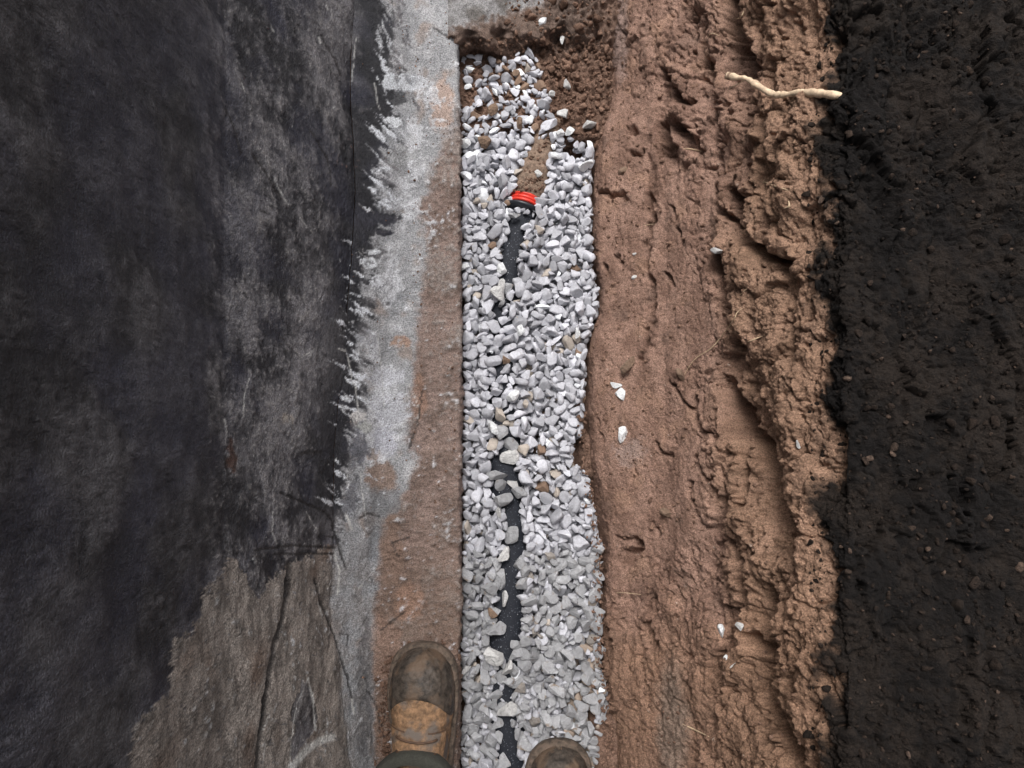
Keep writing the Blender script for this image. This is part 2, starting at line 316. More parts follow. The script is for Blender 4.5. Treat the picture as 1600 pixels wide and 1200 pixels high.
    # pale scratches
    for pts, wd in [([(585, 130), (590, 158)], 1.5), ([(589, 155), (594, 170)], 1.5), ([(430, 280), (446, 312), (452, 320)], 1.4), ([(470, 340), (482, 356)], 1.1), ([(388, 592), (381, 618), (379, 652)], 1.6), ([(512, 8), (514, 14)], 2.2),
                    ([(501, 58), (503, 66)], 2.2), ([(428, 38), (431, 48)], 1.4), ([(350, 655), (355, 676)], 1.6), ([(563, 740), (567, 780), (571, 808)], 1.1), ([(542, 735), (543, 760)], 1), ([(540, 805), (548, 826)], 3), ([(521, 864), (529, 890), (527, 930)], 2.2),
                    ([(558, 922), (566, 912)], 1.3), ([(475, 1060), (484, 1082), (491, 1110), (493, 1142)], 2.2), ([(549, 1090), (554, 1116)], 2.2), ([(497, 940), (501, 968)], 1.2), ([(416, 1160), (412, 1200)], 1.6), ([(475, 1060), (462, 1100), (454, 1160), (452, 1200)], .9),
                    ([(456, 1198), (480, 1172), (500, 1158), (516, 1152)], 13), ([(448, 1215), (470, 1180)], 8), ([(538, 545), (543, 560), (552, 600)], 1.2), ([(527, 545), (540, 550)], 2), ([(555, 600), (560, 640), (556, 656)], 1.5), ([(553, 658), (556, 664)], 2.5), ([(468, 560), (490, 548)], 1), ([(556, 60), (551, 110), (549, 128)], .7),
                    ([(590, 520), (600, 640)], .1), ([(420, 1115), (414, 1140)], 1), ([(650, 662), (655, 640), (640, 600)], .8), ([(376, 130), (382, 144)], 1.4), ([(478, 800), (492, 826)], .8), ([(425, 800), (424, 830), (432, 850)], .6)]:
        d = pdist(px+fine*1.5, py, pts); wd *= .62; c = mix(c, lin((214, 212, 208)), ss(wd+.8, wd*.3, d+fine*.9)*(.8 if wd > 1 else .6))
    # specks of spatter
    sp = noise(q, .006, 201); c = mix(c, lin((215, 215, 214)), ss(.80, .9, sp)*ss(330, 360, px)*.8*(1-.8*mud))
    for pts, wd, dp in [([(492, 905), (500, 940), (510, 968), (525, 1000), (532, 1030), (545, 1062), (550, 1090)], 1.7, .003), ([(448, 905), (441, 960), (428, 1010), (416, 1090), (410, 1130), (402, 1210)], 5, .004), ([(452, 880), (450, 930)], 5, .003),
                        ([(420, 1060), (408, 1150)], 2, .002), ([(440, 770), (475, 785), (505, 800), (514, 812)], 2, .002), ([(400, 860), (455, 852), (522, 856)], 2, .001), ([(430, 866), (520, 865)], 1.6, .001), ([(516, 815), (528, 850), (538, 885)], 2, .002),
                        ([(470, 708), (500, 706)], 3, .001), ([(350, 170), (372, 215), (378, 240)], 1.3, .001), ([(350, 700), (362, 760)], .5, .001), ([(505, 55), (525, 95), (533, 118)], 1.4, .001), ([(395, 240), (425, 285), (440, 310)], 1.6, .001), ([(485, 205), (512, 250), (520, 290)], 1.2, .001),
                        ([(575, 895), (590, 930), (560, 985)], .01, 0), ([(835-240, 985), (632, 955)], 1, .001), ([(575, 1078), (590, 1110), (602, 1160)], .8, .001), ([(600, 1115), (650, 1108)], .6, 0), ([(660, 610), (652, 660), (640, 700)], 1.2, .001), ([(530, 990), (545, 992), (542, 1010)], 1.2, .001),
                        ([(508, 838), (520, 840)], 2, 0), ([(560, 810), (575, 802), (592, 808)], 1.5, .001), ([(640, 840), (612, 848), (622, 870)], 1.2, .001), ([(678, 45), (705, 62), (718, 66)], 1.2, .002), ([(350, 520), (420, 500), (470, 560)], .01, 0)]:
        d = pdist(px+fine*2.5, py+fin2*1.5, pts); k = ss(wd+1.2, wd*.4, d); c = mix(c, lin((38, 34, 34)), k*.8); dep -= dp*k
    # relief
    rel = .0035*big + .002*mid + .0010*fine + .0006*fin2
    rel -= .0012*ck; rel += .0012*k2*em
    rel += (.0016*ss(.2, .6, st2)*near)
    rel += .0022*mud*(mid+fine)
    rel += .0012*(1-np.clip(tar, 0, 1))
    return np.concatenate([c, (.78-.37*np.clip(tar, 0, 1)*(1-.4*ss(.3, .9, wear)))[..., None]], -1), rel+dep
ROW = rows
C = [P(curve(ROW, edge)+1, ROW, -.09), P(curve(ROW, edge)+fbm(np.stack([ROW*0, ROW, ROW*0], -1), 40, 5, 3)*2.2, ROW, .045)]
C1b = P(curve(ROW, edge)-5, ROW, .05)
C2 = P(curve(ROW, toe), ROW, .062); C3 = P(curve(ROW, crease), ROW, .125)
C4 = P(np.full_like(ROW, 350), ROW, .42)
C4[:, 0] = np.clip(C4[:, 0], -.40, -.34)
C5 = C4.copy(); C5[:, 0] -= .02; C5[:, 2] = 1.38
foot = loft([C[0], C[1], C1b, C2, C3], [8, 4, 44, 46])
foot = np.concatenate([smooth_rows(foot, 6)], 0)
nrm = -grid_normals(foot)
nrm = np.where(nrm[..., 2:3] < 0, -nrm, nrm)
col, rel = left_look(foot)
foot2 = foot + nrm*rel[..., None]
wallb = loft([C3, C4, C5], [150, 190])
nw = grid_normals(wallb); nw = np.where(nw[..., 0:1] < 0, -nw, nw)
colw, relw = left_look(wallb)
relw = relw + .004*fbm(wallb, .2, 44, 2)
fade = np.clip(np.arange(wallb.shape[1])/6., 0, 1)[None, :]
wall2 = wallb + nw*(relw*1.0)[..., None]
wall2[:, 0] = foot2[:, -1]; wall2[:, 0, 0] -= .0015
wall = empty('foundation_wall', (-.30, 0, .05))
tag(wall, 'black bitumen-coated foundation wall above the grey mortar ledge, left of the trench', 'wall')
mesh_obj('coated_face', wall2.reshape(-1, 3), grid_faces(*wall2.shape[:2]), M_wall, wall, colw.reshape(-1, 4))
mesh_obj('footing', foot2.reshape(-1, 3), grid_faces(*foot2.shape[:2]), M_wall, wall, col.reshape(-1, 4))
# body of the wall behind the coated face, closed on top
yy0, yy1 = float(wall2[-1, :, 1].max()), float(wall2[0, :, 1].min())
def box(name, x0, x1, y0, y1, z0, z1, m, parent=None, col=None):
    v = [(x, y, z) for x in (x0, x1) for y in (y0, y1) for z in (z0, z1)]
    f = [(0, 1, 3, 2), (4, 6, 7, 5), (0, 4, 5, 1), (2, 3, 7, 6), (0, 2, 6, 4), (1, 5, 7, 3)]
    return mesh_obj(name, v, f, m, parent, None if col is None else np.tile(col, (8, 1)), smooth=False)
box('wall_core', -.80, -.455, float(wall2[-1, -1, 1]), float(wall2[0, -1, 1]), .0, 1.375, M_wall, wall, lin((40, 40, 44)))

# ---------------------------------------------------------------- trench floor (middle)
gedge = [(-700, 960), (0, 957), (100, 955), (170, 945), (210, 932), (300, 926), (400, 928), (450, 936), (490, 934), (530, 922), (560, 917), (650, 915), (720, 918), (770, 929), (850, 940), (950, 941), (1050, 947), (1130, 958), (1200, 960), (1850, 960)]
gravel_poly = [(722, 90), (735, 70), (770, 62), (810, 64), (832, 78), (848, 104), (852, 128), (862, 150), (860, 172), (872, 196), (888, 206), (922, 204), (928, 230), (925, 300), (926, 400), (935, 450), (934, 490), (921, 530),
               (915, 560), (914, 650), (905, 690), (908, 725), (922, 750), (932, 800), (939, 850), (940, 950), (945, 1050), (952, 1110), (938, 1150), (930, 1200), (935, 1280), (935, 1500), (722, 1500), (722, 1100), (724, 640), (722, 250)]
pipe_poly = [(800, 336), (832, 338), (838, 346), (818, 352), (816, 372), (814, 395), (806, 412), (808, 436), (800, 452), (792, 478), (782, 496), (770, 494), (770, 480), (780, 462), (786, 440), (780, 424), (783, 400), (788, 380), (796, 360)]
pipe_poly2 = [(772, 655), (780, 656), (800, 672), (808, 690), (808, 720), (812, 745), (818, 770), (812, 795), (818, 820), (822, 850), (820, 885), (806, 905), (812, 930), (818, 955), (816, 985), (802, 1008), (796, 1030), (790, 1036), (786, 1022), (766, 1014), (763, 992), (772, 975), (778, 962),
              (775, 935), (772, 905), (782, 880), (790, 860), (790, 830), (788, 800), (776, 776), (766, 752), (762, 730), (770, 712), (784, 700), (780, 680)]
pipe_poly3 = [(788, 1060), (796, 1062), (799, 1090), (803, 1110), (802, 1140), (810, 1160), (812, 1190), (830, 1215), (806, 1240), (792, 1215), (778, 1180), (782, 1150), (784, 1120), (788, 1095)]
mud_poly = [(804, 304), (808, 284), (820, 266), (828, 250), (838, 238), (848, 240), (850, 252), (844, 268), (842, 288), (834, 303), (832, 318), (840, 336), (800, 326), (803, 312)]
def floor_z(px, py):
    z = np.full(px.shape, -.055)
    z = np.where(py < 240, -.055+.042*ss(260, 190, py), z)
    z = np.maximum(z, -.055+.055*ss(845, 890, px+fbm(np.stack([px, py, px*0], -1), 30, 3, 2)*8)*ss(250, 205, py))
    z = z + (.058-.028*ss(750, 800, px)-z)*ss(90, 46, py+8*(px > 850)+fbm(np.stack([px, py, px*0], -1), 45, 8, 3)*26)*ss(960, 880, px*.6+350)*1.0
    z = np.maximum(z, -.02*ss(895, 915, px)*ss(660, 690, py)*ss(760, 735, py)-.055*(1-ss(895, 915, px)*ss(660, 690, py)*ss(760, 735, py)))
    z = np.maximum(z, -.055+.05*ss(905, 935, px)*ss(1090, 1130, py))
    return z
Cm0 = P(np.full_like(ROW, 700), ROW, -.0); Cm1 = P(np.full_like(ROW, 985), ROW, -.0)
mid_b = loft([Cm0, Cm1], [190])
px, py = proj(mid_b); fz = floor_z(px, py)
mid_v = P(px, py, fz)
clod = ridge(mid_v, .022, 21, 3); fm = fbm(mid_v, .012, 22, 4)
top = ss(250, 200, py)*ss(835, 870, px)
mid_v[..., 2] += fm*.004 + top*((1-clod)*-.012+fm*.006+fbm(mid_v, .03, 29, 2)*.006)
cs = mix(np.broadcast_to(lin((132, 106, 92)), mid_v.shape), lin((104, 82, 70)), ss(-.3, .5, fm))
gm = ss(60, 40, (px-700)*.30+py+fm*12+10*(px > 850))
cs = mix(cs, mix(np.broadcast_to(lin((150, 148, 148)), mid_v.shape), lin((112, 108, 105)), ss(-.2, .6, fbm(mid_v, .05, 61, 4))), gm)
gm2 = ss(110, 40, py+fm*20)*ss(990, 900, px); cs = mix(cs, lin((104, 94, 88)), gm2*.6*(1-gm))
floor = mesh_obj('trench_floor', mid_v.reshape(-1, 3), grid_faces(*mid_v.shape[:2]), M_soil, None, cs.reshape(-1, 3)); tag(floor, kind='structure')

# ---------------------------------------------------------------- earth bank (right)
crev = [ # polyline, half width px, depth m
 ([(1136, -20), (1143, 40), (1156, 95), (1166, 140), (1168, 175)], 9, .034), ([(1100, 25), (1094, 60), (1104, 120), (1104, 145)], 4, .012),
 ([(1036, 112), (1050, 128), (1060, 150), (1076, 162)], 6, .018), ([(1034, 195), (1042, 215), (1040, 235)], 8, .018), ([(1064, 196), (1074, 215), (1084, 232)], 8, .018), ([(1110, 165), (1112, 230), (1118, 262), (1122, 275)], 3, .012),
 ([(1056, 200), (1084, 200)], 2, .008), ([(1195, 180), (1204, 215), (1206, 250)], 5, .012), ([(1116, 290), (1121, 325), (1142, 345), (1152, 370)], 5, .018), ([(1142, 300), (1160, 330), (1170, 372), (1195, 398), (1216, 408), (1222, 425)], 8, .026),
 ([(1110, 385), (1122, 420), (1130, 455), (1142, 490), (1146, 520), (1149, 540)], 7, .026), ([(1012, 300), (1018, 345), (1010, 380), (1008, 415)], 4, .010), ([(1018, 430), (1022, 470), (1018, 500)], 4, .007), ([(1050, 325), (1060, 355), (1066, 380)], 3, .010),
 ([(1010, 515), (1014, 530), (1004, 545), (1000, 565)], 4, .010), ([(1040, 430), (1050, 438)], 4, .008), ([(965, 400), (970, 412)], 2, .006), ([(945, 415), (952, 422)], 3, .008), ([(935, 300), (965, 303), (975, 308)], 4, .01), ([(920, 300), (955, 470)], .1, .0),
 ([(1050, 600), (1070, 625), (1092, 650), (1098, 668), (1112, 682)], 2.5, .008), ([(1086, 620), (1090, 660), (1100, 680)], 2.5, .008), ([(1130, 600), (1142, 640), (1152, 675), (1176, 700), (1194, 730), (1203, 770), (1206, 805)], 9, .030),
 ([(1150, 670), (1156, 730), (1158, 790)], 3, .010), ([(1088, 712), (1092, 730), (1102, 745), (1108, 756), (1114, 745)], 2.5, .008), ([(1080, 755), (1078, 775), (1090, 790)], 2.5, .008), ([(1133, 782), (1124, 815), (1124, 845), (1132, 885)], 4, .014), ([(1140, 805), (1150, 815)], 3, .01),
 ([(962, 840), (978, 844), (992, 848)], 2.5, .008), ([(994, 848), (998, 854), (984, 866), (980, 880)], 7, .018), ([(1020, 935), (1024, 955)], 5, .014), ([(1006, 975), (1012, 995), (1018, 1008)], 5, .012), ([(948, 925), (952, 950)], 3, .01), ([(1172, 992), (1182, 1012)], 6, .018),
 ([(1165, 880), (1162, 920), (1160, 940)], 6, .014), ([(1195, 930), (1200, 990), (1192, 1050), (1190, 1110)], 8, .018), ([(1190, 1110), (1210, 1150), (1232, 1200), (1240, 1240)], 8, .024), ([(1072, 1070), (1080, 1082)], 3, .008), ([(990, 985), (1006, 1060), (1010, 1100)], 3, .006), ([(1120, 640), (1126, 700)], 2, .006),
 ([(932, 650), (940, 692)], 1.5, .004), ([(994, 720), (990, 750)], 1.5, .003), ([(1028, 692), (1034, 705), (1052, 712)], 3, .007), ([(1020, 818), (1028, 835)], 2, .005), ([(983, 200), (992, 204)], 5, .01), ([(985, 240), (996, 242), (1004, 236)], 3, .008), ([(1165, 255), (1180, 300)], 2, .006)]
troughs = [([(1150, 560), (1165, 640), (1190, 720), (1205, 800), (1215, 850)], 28, .030), ([(1195, 930), (1200, 1000), (1190, 1080), (1215, 1140), (1245, 1220)], 26, .034), ([(1136, -20), (1156, 95), (1168, 175)], 18, .024), ([(1120, 400), (1140, 500), (1149, 545)], 16, .018),
 ([(1035, 120), (1040, 180), (1045, 240)], 14, .012), ([(1012, 250), (1018, 330), (1012, 420), (1018, 540)], 9, .007), ([(1150, 320), (1180, 385), (1215, 410)], 18, .022), ([(1125, 770), (1125, 890)], 10, .012), ([(1160, 600), (1150, 680), (1158, 780)], 8, .012), ([(1090, 20), (1104, 150), (1114, 270)], 7, .010), ([(1015, 930), (1012, 1010)], 12, .010), ([(1070, 0), (1064, 100)], 10, .01), ([(1205, 200), (1195, 280)], 14, .014), ([(1225, 420), (1235, 560)], 14, .014)]
lumps = [(1058, 180, 20, 18, .012), (1085, 175, 18, 16, .010), (1120, 190, 26, 26, .008), (1122, 390, 11, 9, .008), (1165, 815, 20, 22, .014), (1110, 710, 20, 22, .008), (1064, 583, 10, 8, .005), (982, 570, 9, 14, .006), (1042, 800, 12, 14, .004), (1040, 700, 18, 12, .006), (1195, 840, 18, 30, .012),
         (1188, 215, 24, 40, .008), (1060, 120, 20, 30, .006), (1100, 1000, 30, 40, .006), (1145, 1040, 24, 30, .012), (960, 900, 14, 30, .006), (1040, 600, 40, 60, .004), (1080, 850, 24, 50, .004), (1010, 1050, 30, 60, .003), (1230, 300, 30, 60, .012), (1220, 620, 30, 60, .010), (1230, 1000, 20, 60, .010)]
G = curve(ROW, gedge)
B = [P(G-6, ROW, -.08), P(G, ROW, -.03), P(G+10, ROW, .012), P(np.full_like(ROW, 1040.), ROW, .105), P(np.full_like(ROW, 1140.), ROW, .23), P(np.full_like(ROW, 1255.), ROW, .40), P(np.full_like(ROW, 1325.), ROW, .462)]
B[3][:, 1] = np.where(np.abs(B[3][:, 1]) > 2, B[3][:, 1], B[3][:, 1])
Bo = B[-1].copy(); Bo[:, 0] += .38; Bo[:, 2] = .475
Bo2 = Bo.copy(); Bo2[:, 0] += 2.2; Bo2[:, 2] = .50
bank = smooth_rows(loft(B+[Bo, Bo2], [6, 12, 66, 74, 104, 60, 190, 50]), 5)
nb = grid_normals(bank); nb = np.where(nb[..., 2:3] < 0, -nb, nb)
px, py = proj(bank)
nb_ = fbm(bank, .1, 12, 2); zone = 1-ss(240, 330, py+nb_*60)*ss(900, 820, py+nb_*60); rough = .12+.88*ss(1060-70*zone, 1150-60*zone, px+nb_*50); rough = np.maximum(rough, .55*ss(860, 960, py+nb_*60)); rough = np.maximum(rough, .8*ss(1000, 970, px)*ss(330, 120, py)*0+.6*ss(200, 100, py))
an = np.array([1, .35, 1])                       # features run along the bank
big = fbm(bank*an, .10, 101, 3); md = fbm(bank*np.array([1, .6, 1]), .035, 102, 4); fi = fbm(bank, .011, 103, 4, .6); f2 = noise(bank, .004, 104); f3 = noise(bank, .0025, 105)
rg = ridge(bank*np.array([1, .22, 1])+.012*fbm(bank, .05, 113, 3)[..., None], .05, 106, 4)
wx = fbm(bank, .02, 110, 3)*6; wy = fbm(bank, .02, 111, 3)*6
up_ = 1+.5*ss(450, 200, py)*ss(1000, 1060, px); qw = bank+.010*np.stack([fbm(bank, .03, 115, 3), fbm(bank, .03, 116, 3), fbm(bank, .03, 117, 3)], -1)
cv1, ce1 = cells(qw, (.035, .085, .05), 301); cv2, ce2 = cells(qw, (.014, .024, .016), 302); cm = ss(-.25, .35, fbm(bank, .09, 118, 2)); rel = rough*up_*(.015*big+.007*md+.020*cv1-.006*ss(.10, .0, ce1)+cm*rough*(.006*cv2-.0024*ss(.12, 0, ce2))) + (1-rough)*.005*big + (.0012+.0030*rough)*fi + .0011*f2 + .0007*f3 - rough*up_*.012*ss(.74, .96, rg)*(1-.6*cm) - (1-rough)*.0015*ss(.06, 0, ce1)*ss(0, .4, md) 
crk = ridge(bank, .03, 130, 2); rel -= .0025*ss(.86, .98, crk)*ss(.0, .5, md+.3)
for pts, wd, dp in troughs:
    d = pdist(px+wx*1.6, py+wy*1.6, pts); rel -= dp*ss(wd*1.5, 0, d)
for pts, wd, dp in crev:
    x0 = min(a for a, _ in pts)-60; x1 = max(a for a, _ in pts)+60; y0 = min(b for _, b in pts)-60; y1 = max(b for _, b in pts)+60
    m_ = (px > x0) & (px < x1) & (py > y0) & (py < y1)
    if not m_.any(): continue
    X, Y = px[m_]+wx[m_], py[m_]+wy[m_]; d = pdist(X, Y, pts)
    rel[m_] -= 1.9*dp*ss(wd*1.5+1.0, wd*.45, d)
    # overhanging lip uphill of the crevice
    d2 = pdist(X-wd*2.2-3, Y, pts); rel[m_] += dp*.30*ss(wd*2.2+6, 0, d2)
for (x, y, rx, ry, hh) in lumps:
    d = np.hypot((px+wx-x)/rx, (py+wy-y)/ry); rel += hh*np.sqrt(np.clip(1-d*d, 0, 1))
pock = noise(bank, .009, 140); rel -= .005*ss(.5, .75, pock)*(.4+rough)
flat = ss(1300, 1360, px); rel = rel*(1-.35*flat)+flat*(.010*cv1+.004*cv2*ss(-.1, .5, fbm(bank, .12, 174, 2))+.006*fbm(bank, .07, 173, 4)+.0015*fbm(bank, .010, 172, 4))
rel *= ss(-.085, -.02, bank[..., 2])*.9+.1
bank2 = bank + nb*rel[..., None]
def dk(c, k): return lin(c)*k
bc = mix(np.broadcast_to(lin((150, 123, 111)), bank.shape), lin((126, 101, 90)), ss(-.5, .6, md))
bc = mix(bc, lin((140, 114, 96)), ss(1080, 1220, px+big*60)*.8)
bc = mix(bc, lin((158, 129, 112)), ss(.1, .8, fbm(bank, .06, 150, 3))*.6)
bc = mix(bc, lin((110, 92, 84)), ss(.25, .8, fbm(bank, .045, 151, 4))*.55*(1-ss(1050, 1200, px)*.6))
bc = mix(bc, lin((136, 109, 91)), ss(880, 1050, py+big*60)*.6)
bc = mix(bc, lin((124, 112, 104)), ss(1.2, .5, np.hypot((px+wx-1048)/26, (py+wy-1130)/110))*.7)
bc = mix(bc, lin((122, 110, 108)), ss(1.2, .5, np.hypot((px+wx-968)/14, (py+wy-50)/90))*.6)
bc = mix(bc, lin((196, 186, 178)), ss(.82, .92, noise(bank, .005, 160))*.7*(1-ss(1100, 1250, px)*.6))
bc = mix(bc, lin((160, 150, 148)), ss(1.1, .5, np.hypot((px+wx-985)/30, (py+wy-705)/26)+fi*.5)*.35)
bc = np.clip(bc*np.array([1.04, 1.0, .95])*(1+.25*cv2*(.3+rough))[..., None], 0, .8)
hum = ss(1276, 1300, px+md*16+fi*10+cv1*22+34*fbm(bank, .09, 170, 3))   # dark turned topsoil on the bank
bc = mix(bc, mix(np.broadcast_to(lin((36, 30, 26)), bank.shape), lin((19, 16, 15)), ss(-.5, .5, fi*.6+fbm(bank, .08, 175, 4))), hum)
earth = mesh_obj('earth_bank', bank2.reshape(-1, 3), grid_faces(*bank2.shape[:2]), M_soil, None, bc.reshape(-1, 3)); tag(earth, kind='structure')
# the ground all round, one wide sheet below everything and the yard level behind the wall
gx = np.linspace(-60, 60, 40); GX, GY = np.meshgrid(gx, gx); gv = np.stack([GX, GY, np.full_like(GX, -.12)], -1)
gr = mesh_obj('ground', gv.reshape(-1, 3), grid_faces(40, 40), M_soil, None, np.tile(lin((110, 86, 72)), (1600, 1))); tag(gr, kind='structure')

def bvh(o):
    me = o.data; return BVHTree.FromPolygons([v.co.copy() for v in me.vertices], [tuple(p.vertices) for p in me.polygons])
bank_t = bvh(earth)
def hit(px_, py_, tree=bank_t):
    a = Vector((0, 0, H)); d = (PV(px_, py_, .0)-a).normalized(); p, n, i, dist = tree.ray_cast(a, d)
    if p is None: return PV(px_, py_, 0), Vector((0, 0, 1)), -d
    if n.dot(d) > 0: n = -n
    return p, n, -d

# ---------------------------------------------------------------- tubes
def tube_data(pts, rad, seg=16, cap=True, rot=0):
    V = []; Fc = []; up = Vector((.03, .02, 1)).normalized(); n = len(pts)
    for k, p in enumerate(pts):
        t = (pts[min(k+1, n-1)]-pts[max(k-1, 0)]).normalized()
        a = t.cross(up); 
        if a.length < .05: a = t.cross(Vector((0, 1, 0)))
        a.normalize(); b = a.cross(t).normalized()
        for s in range(seg):
            th = 2*math.pi*s/seg+rot; V.append(p+(a*math.cos(th)+b*math.sin(th))*rad[k])
    for k in range(n-1):
        for s in range(seg):
            s2 = (s+1) % seg; Fc.append((k*seg+s, k*seg+s2, (k+1)*seg+s2, (k+1)*seg+s))
    if cap: Fc.append(tuple(range(seg))[::-1]); Fc.append(tuple((n-1)*seg+s for s in range(seg)))
    return V, Fc
def pymesh(name, V, Fc, m, parent=None, smooth=True):
    me = bpy.data.meshes.new(name); me.from_pydata([tuple(v) for v in V], [], Fc)
    bm = bmesh.new(); bm.from_mesh(me); bmesh.ops.recalc_face_normals(bm, faces=bm.faces); bm.to_mesh(me); bm.free()
    if smooth: me.polygons.foreach_set('use_smooth', np.ones(len(me.polygons), bool))
    me.materials.append(m); o = bpy.data.objects.new(name, me); link(o, parent)
    if parent is not None: o.matrix_parent_inverse = Matrix.Translation(-parent.location)
    return o
def resample(pts, n):
    """Catmull-Rom through control points"""
    out = []; q = [pts[0]*2-pts[1]]+list(pts)+[pts[-1]*2-pts[-2]]; m_ = len(pts)-1
    for k in range(n):
        u = k/(n-1)*m_; i = min(int(u), m_-1); t = u-i; a, b, c_, d = q[i:i+4]
        out.append(.5*((2*b)+(c_-a)*t+(2*a-5*b+4*c_-d)*t*t+(3*b-a-3*c_+d)*t**3))
    return out

# ---------------------------------------------------------------- drain pipe
PR = .036; PZ = .006-PR
path = [(822, 318), (806, 380), (790, 450), (786, 540), (788, 640), (790, 740), (798, 850), (794, 950), (788, 1040), (792, 1130), (797, 1220), (800, 1350), (800, 1600)]
pp = resample([PV(x, y, PZ) for x, y in path], 420)
pipe = empty('drain_pipe', (0.0, 0, PZ))
tag(pipe, 'black fabric-wrapped drain pipe half buried in gravel, with a red ribbed connector', 'pipe')
rad = [PR*(1+.004*math.sin(k*1.9)+.02*noise(np.array([[pp[k].y, 0, 0]]), .02, 5)[0]) for k in range(len(pp))]
V, Fc = tube_data(pp, rad, 40); pymesh('wrapped_tube', V, Fc, M_sleeve, pipe)
a0 = PV(826, 331, .016-.042); ax = (PV(819, 306, .016-.042)-a0).normalized(); ax = Vector((.30, 1, 0)).normalized()
def lathe(name, base, axis, prof, m, parent, seg=64):
    pts = [base+axis*d for d, r in prof]; b_ = axis.cross(Vector((0, 0, 1))).normalized(); c_ = b_.cross(axis)
    V = []; Fc = []
    for k, (d, r) in enumerate(prof):
        for s in range(seg): th = 2*math.pi*s/seg; V.append(base+axis*d+(b_*math.cos(th)+c_*math.sin(th))*r)
    for k in range(len(prof)-1):
        for s in range(seg): s2 = (s+1) % seg; Fc.append((k*seg+s, k*seg+s2, (k+1)*seg+s2, (k+1)*seg+s))
    return pymesh(name, V, Fc, m, parent)
cb = PV(817, 334, PZ)
SC = .74; cb = cb+Vector((0, 0, PR*.34)); q_ = lambda pr: [(d*.92, r_*SC) for d, r_ in pr]
lathe('collar', cb, ax, q_([(-.006, PR*.98), (-.003, .047), (-.001, .0520), (.003, .0540), (.0055, .051), (.009, .0405), (.012, .039)]), M_black, pipe)
lathe('sealing_ring', cb, ax, q_([(.010, .038), (.011, .0430), (.0135, .0445), (.0155, .0435), (.0165, .0405), (.0175, .0405), (.0185, .0435), (.021, .0445), (.0225, .0430), (.0235, .0400), (.0245, .0400), (.026, .0430), (.0285, .0440), (.030, .0420), (.031, .037)]), M_red, pipe)
mp = resample([cb+ax*.026, cb+ax*.05, PV(838, 262, PZ-.000), PV(852, 225, PZ-.012), PV(862, 190, PZ-.03)], 40)
V, Fc = tube_data(mp, [.030+.004*min(k/8, 1)+.0012*math.sin(k*1.3)*(k > 3) for k in range(40)], 40)
V = [v+Vector((0, 0, .004*noise(np.array([[v.x, v.y, v.z]]), .02, 3)[0]+.0025*noise(np.array([[v.x, v.y, v.z]]), .007, 4)[0])) for v in V]
pymesh('mud_caked_spigot', V, Fc, M_mudpipe, pipe)

# ---------------------------------------------------------------- stones
def ico(sub):
    bm = bmesh.new(); bmesh.ops.create_icosphere(bm, subdivisions=sub, radius=1)
    v = np.array([list(x.co) for x in bm.verts]); f = np.array([[q.index for q in p.verts] for p in bm.faces]); bm.free(); return v, f
I2, I3 = ico(3), ico(4)
def stone_shape(base, seed):
    """crushed stone: a ball cut by random planes, edges a little worn"""
    r = np.random.default_rng(seed); v = base.copy(); n = r.integers(7, 11)
    N_ = r.normal(size=(n, 3)); N_ /= np.linalg.norm(N_, axis=1)[:, None]; D = r.uniform(.34, .70, n)
    for _ in range(3):
        for k in range(n):
            d = v@N_[k]; o = np.maximum(d-D[k], 0); v = v - o[:, None]*N_[k]*.96
    v *= (1+.035*noise(v+seed*3.1, .7, seed)+.03*noise(v+seed*1.7, .22, seed))[:, None]
    ax_ = np.array([1.0, r.uniform(.56, .92), r.uniform(.42, .72)]); v = v*ax_
    ext = np.abs(v[:, :2]).max(); v /= ext
    return v
NP = 44
prot_lo = [stone_shape(I2[0], 100+k) for k in range(NP)]
prot_hi = [stone_shape(I3[0], 100+k) for k in range(NP)]
# heights under the gravel
res = .002; X0, X1, Y0, Y1 = -.16, .26, -.95, .95
nx, ny = int((X1-X0)/res), int((Y1-Y0)/res)
gxs = X0+(np.arange(nx)+.5)*res; gys = Y0+(np.arange(ny)+.5)*res
HX, HY = np.meshgrid(gxs, gys)
hp = np.stack([HX, HY, np.zeros_like(HX)], -1); hpx, hpy = proj(hp)
hm = floor_z(hpx, hpy)+.001
for k in range(0, len(pp), 2):
    c_ = pp[k]; d2 = (HX-c_.x)**2; m_ = (np.abs(HY-c_.y) < .008) & (d2 < PR**2)
    hm[m_] = np.maximum(hm[m_], c_.z+np.sqrt(PR**2-d2[m_]))
for c_ in mp:
    d2 = (HX-c_.x)**2; m_ = (np.abs(HY-c_.y) < .006) & (d2 < .034**2); hm[m_] = np.maximum(hm[m_], c_.z+np.sqrt(.034**2-d2[m_]))
expo = inpoly(hpx, hpy, pipe_poly) | inpoly(hpx, hpy, pipe_poly2) | inpoly(hpx, hpy, pipe_poly3) | inpoly(hpx, hpy, mud_poly)
inside = inpoly(hpx, hpy, gravel_poly)
holes = [(905, 705, 9, 22), (832, 150, 5, 5), (745, 110, 9, 12), (755, 170, 8, 7), (745, 190, 10, 5), (800, 150, 6, 5), (890, 230, 8, 12), (870, 245, 0, 0), (905, 238, 10, 6), (770, 185, 6, 5), (925, 1120, 7, 7), (947, 1150, 9, 24), (730, 150, 8, 14),  (812, 172, 7, 8), (840, 185, 6, 5), (735, 95, 8, 6), (880, 1112, 5, 6)]
for (x, y, a, b) in holes:
    if a: inside &= ~(np.hypot((hpx-x)/a, (hpy-y)/b) < 1)
target = .002+.004*fbm(hp, .06, 301, 2); target = np.where(hpy < 240, np.minimum(target, -.004+0*hpx), target)
pd_ = pdist(hpx, hpy, [(x, y) for x, y in path]); target = np.where((pd_ < 34) & (hpy > 330), np.maximum(target, .014), target)
target = np.where(expo, -9, target)
pl = []     # x, y, z, size, proto, rotation matrix
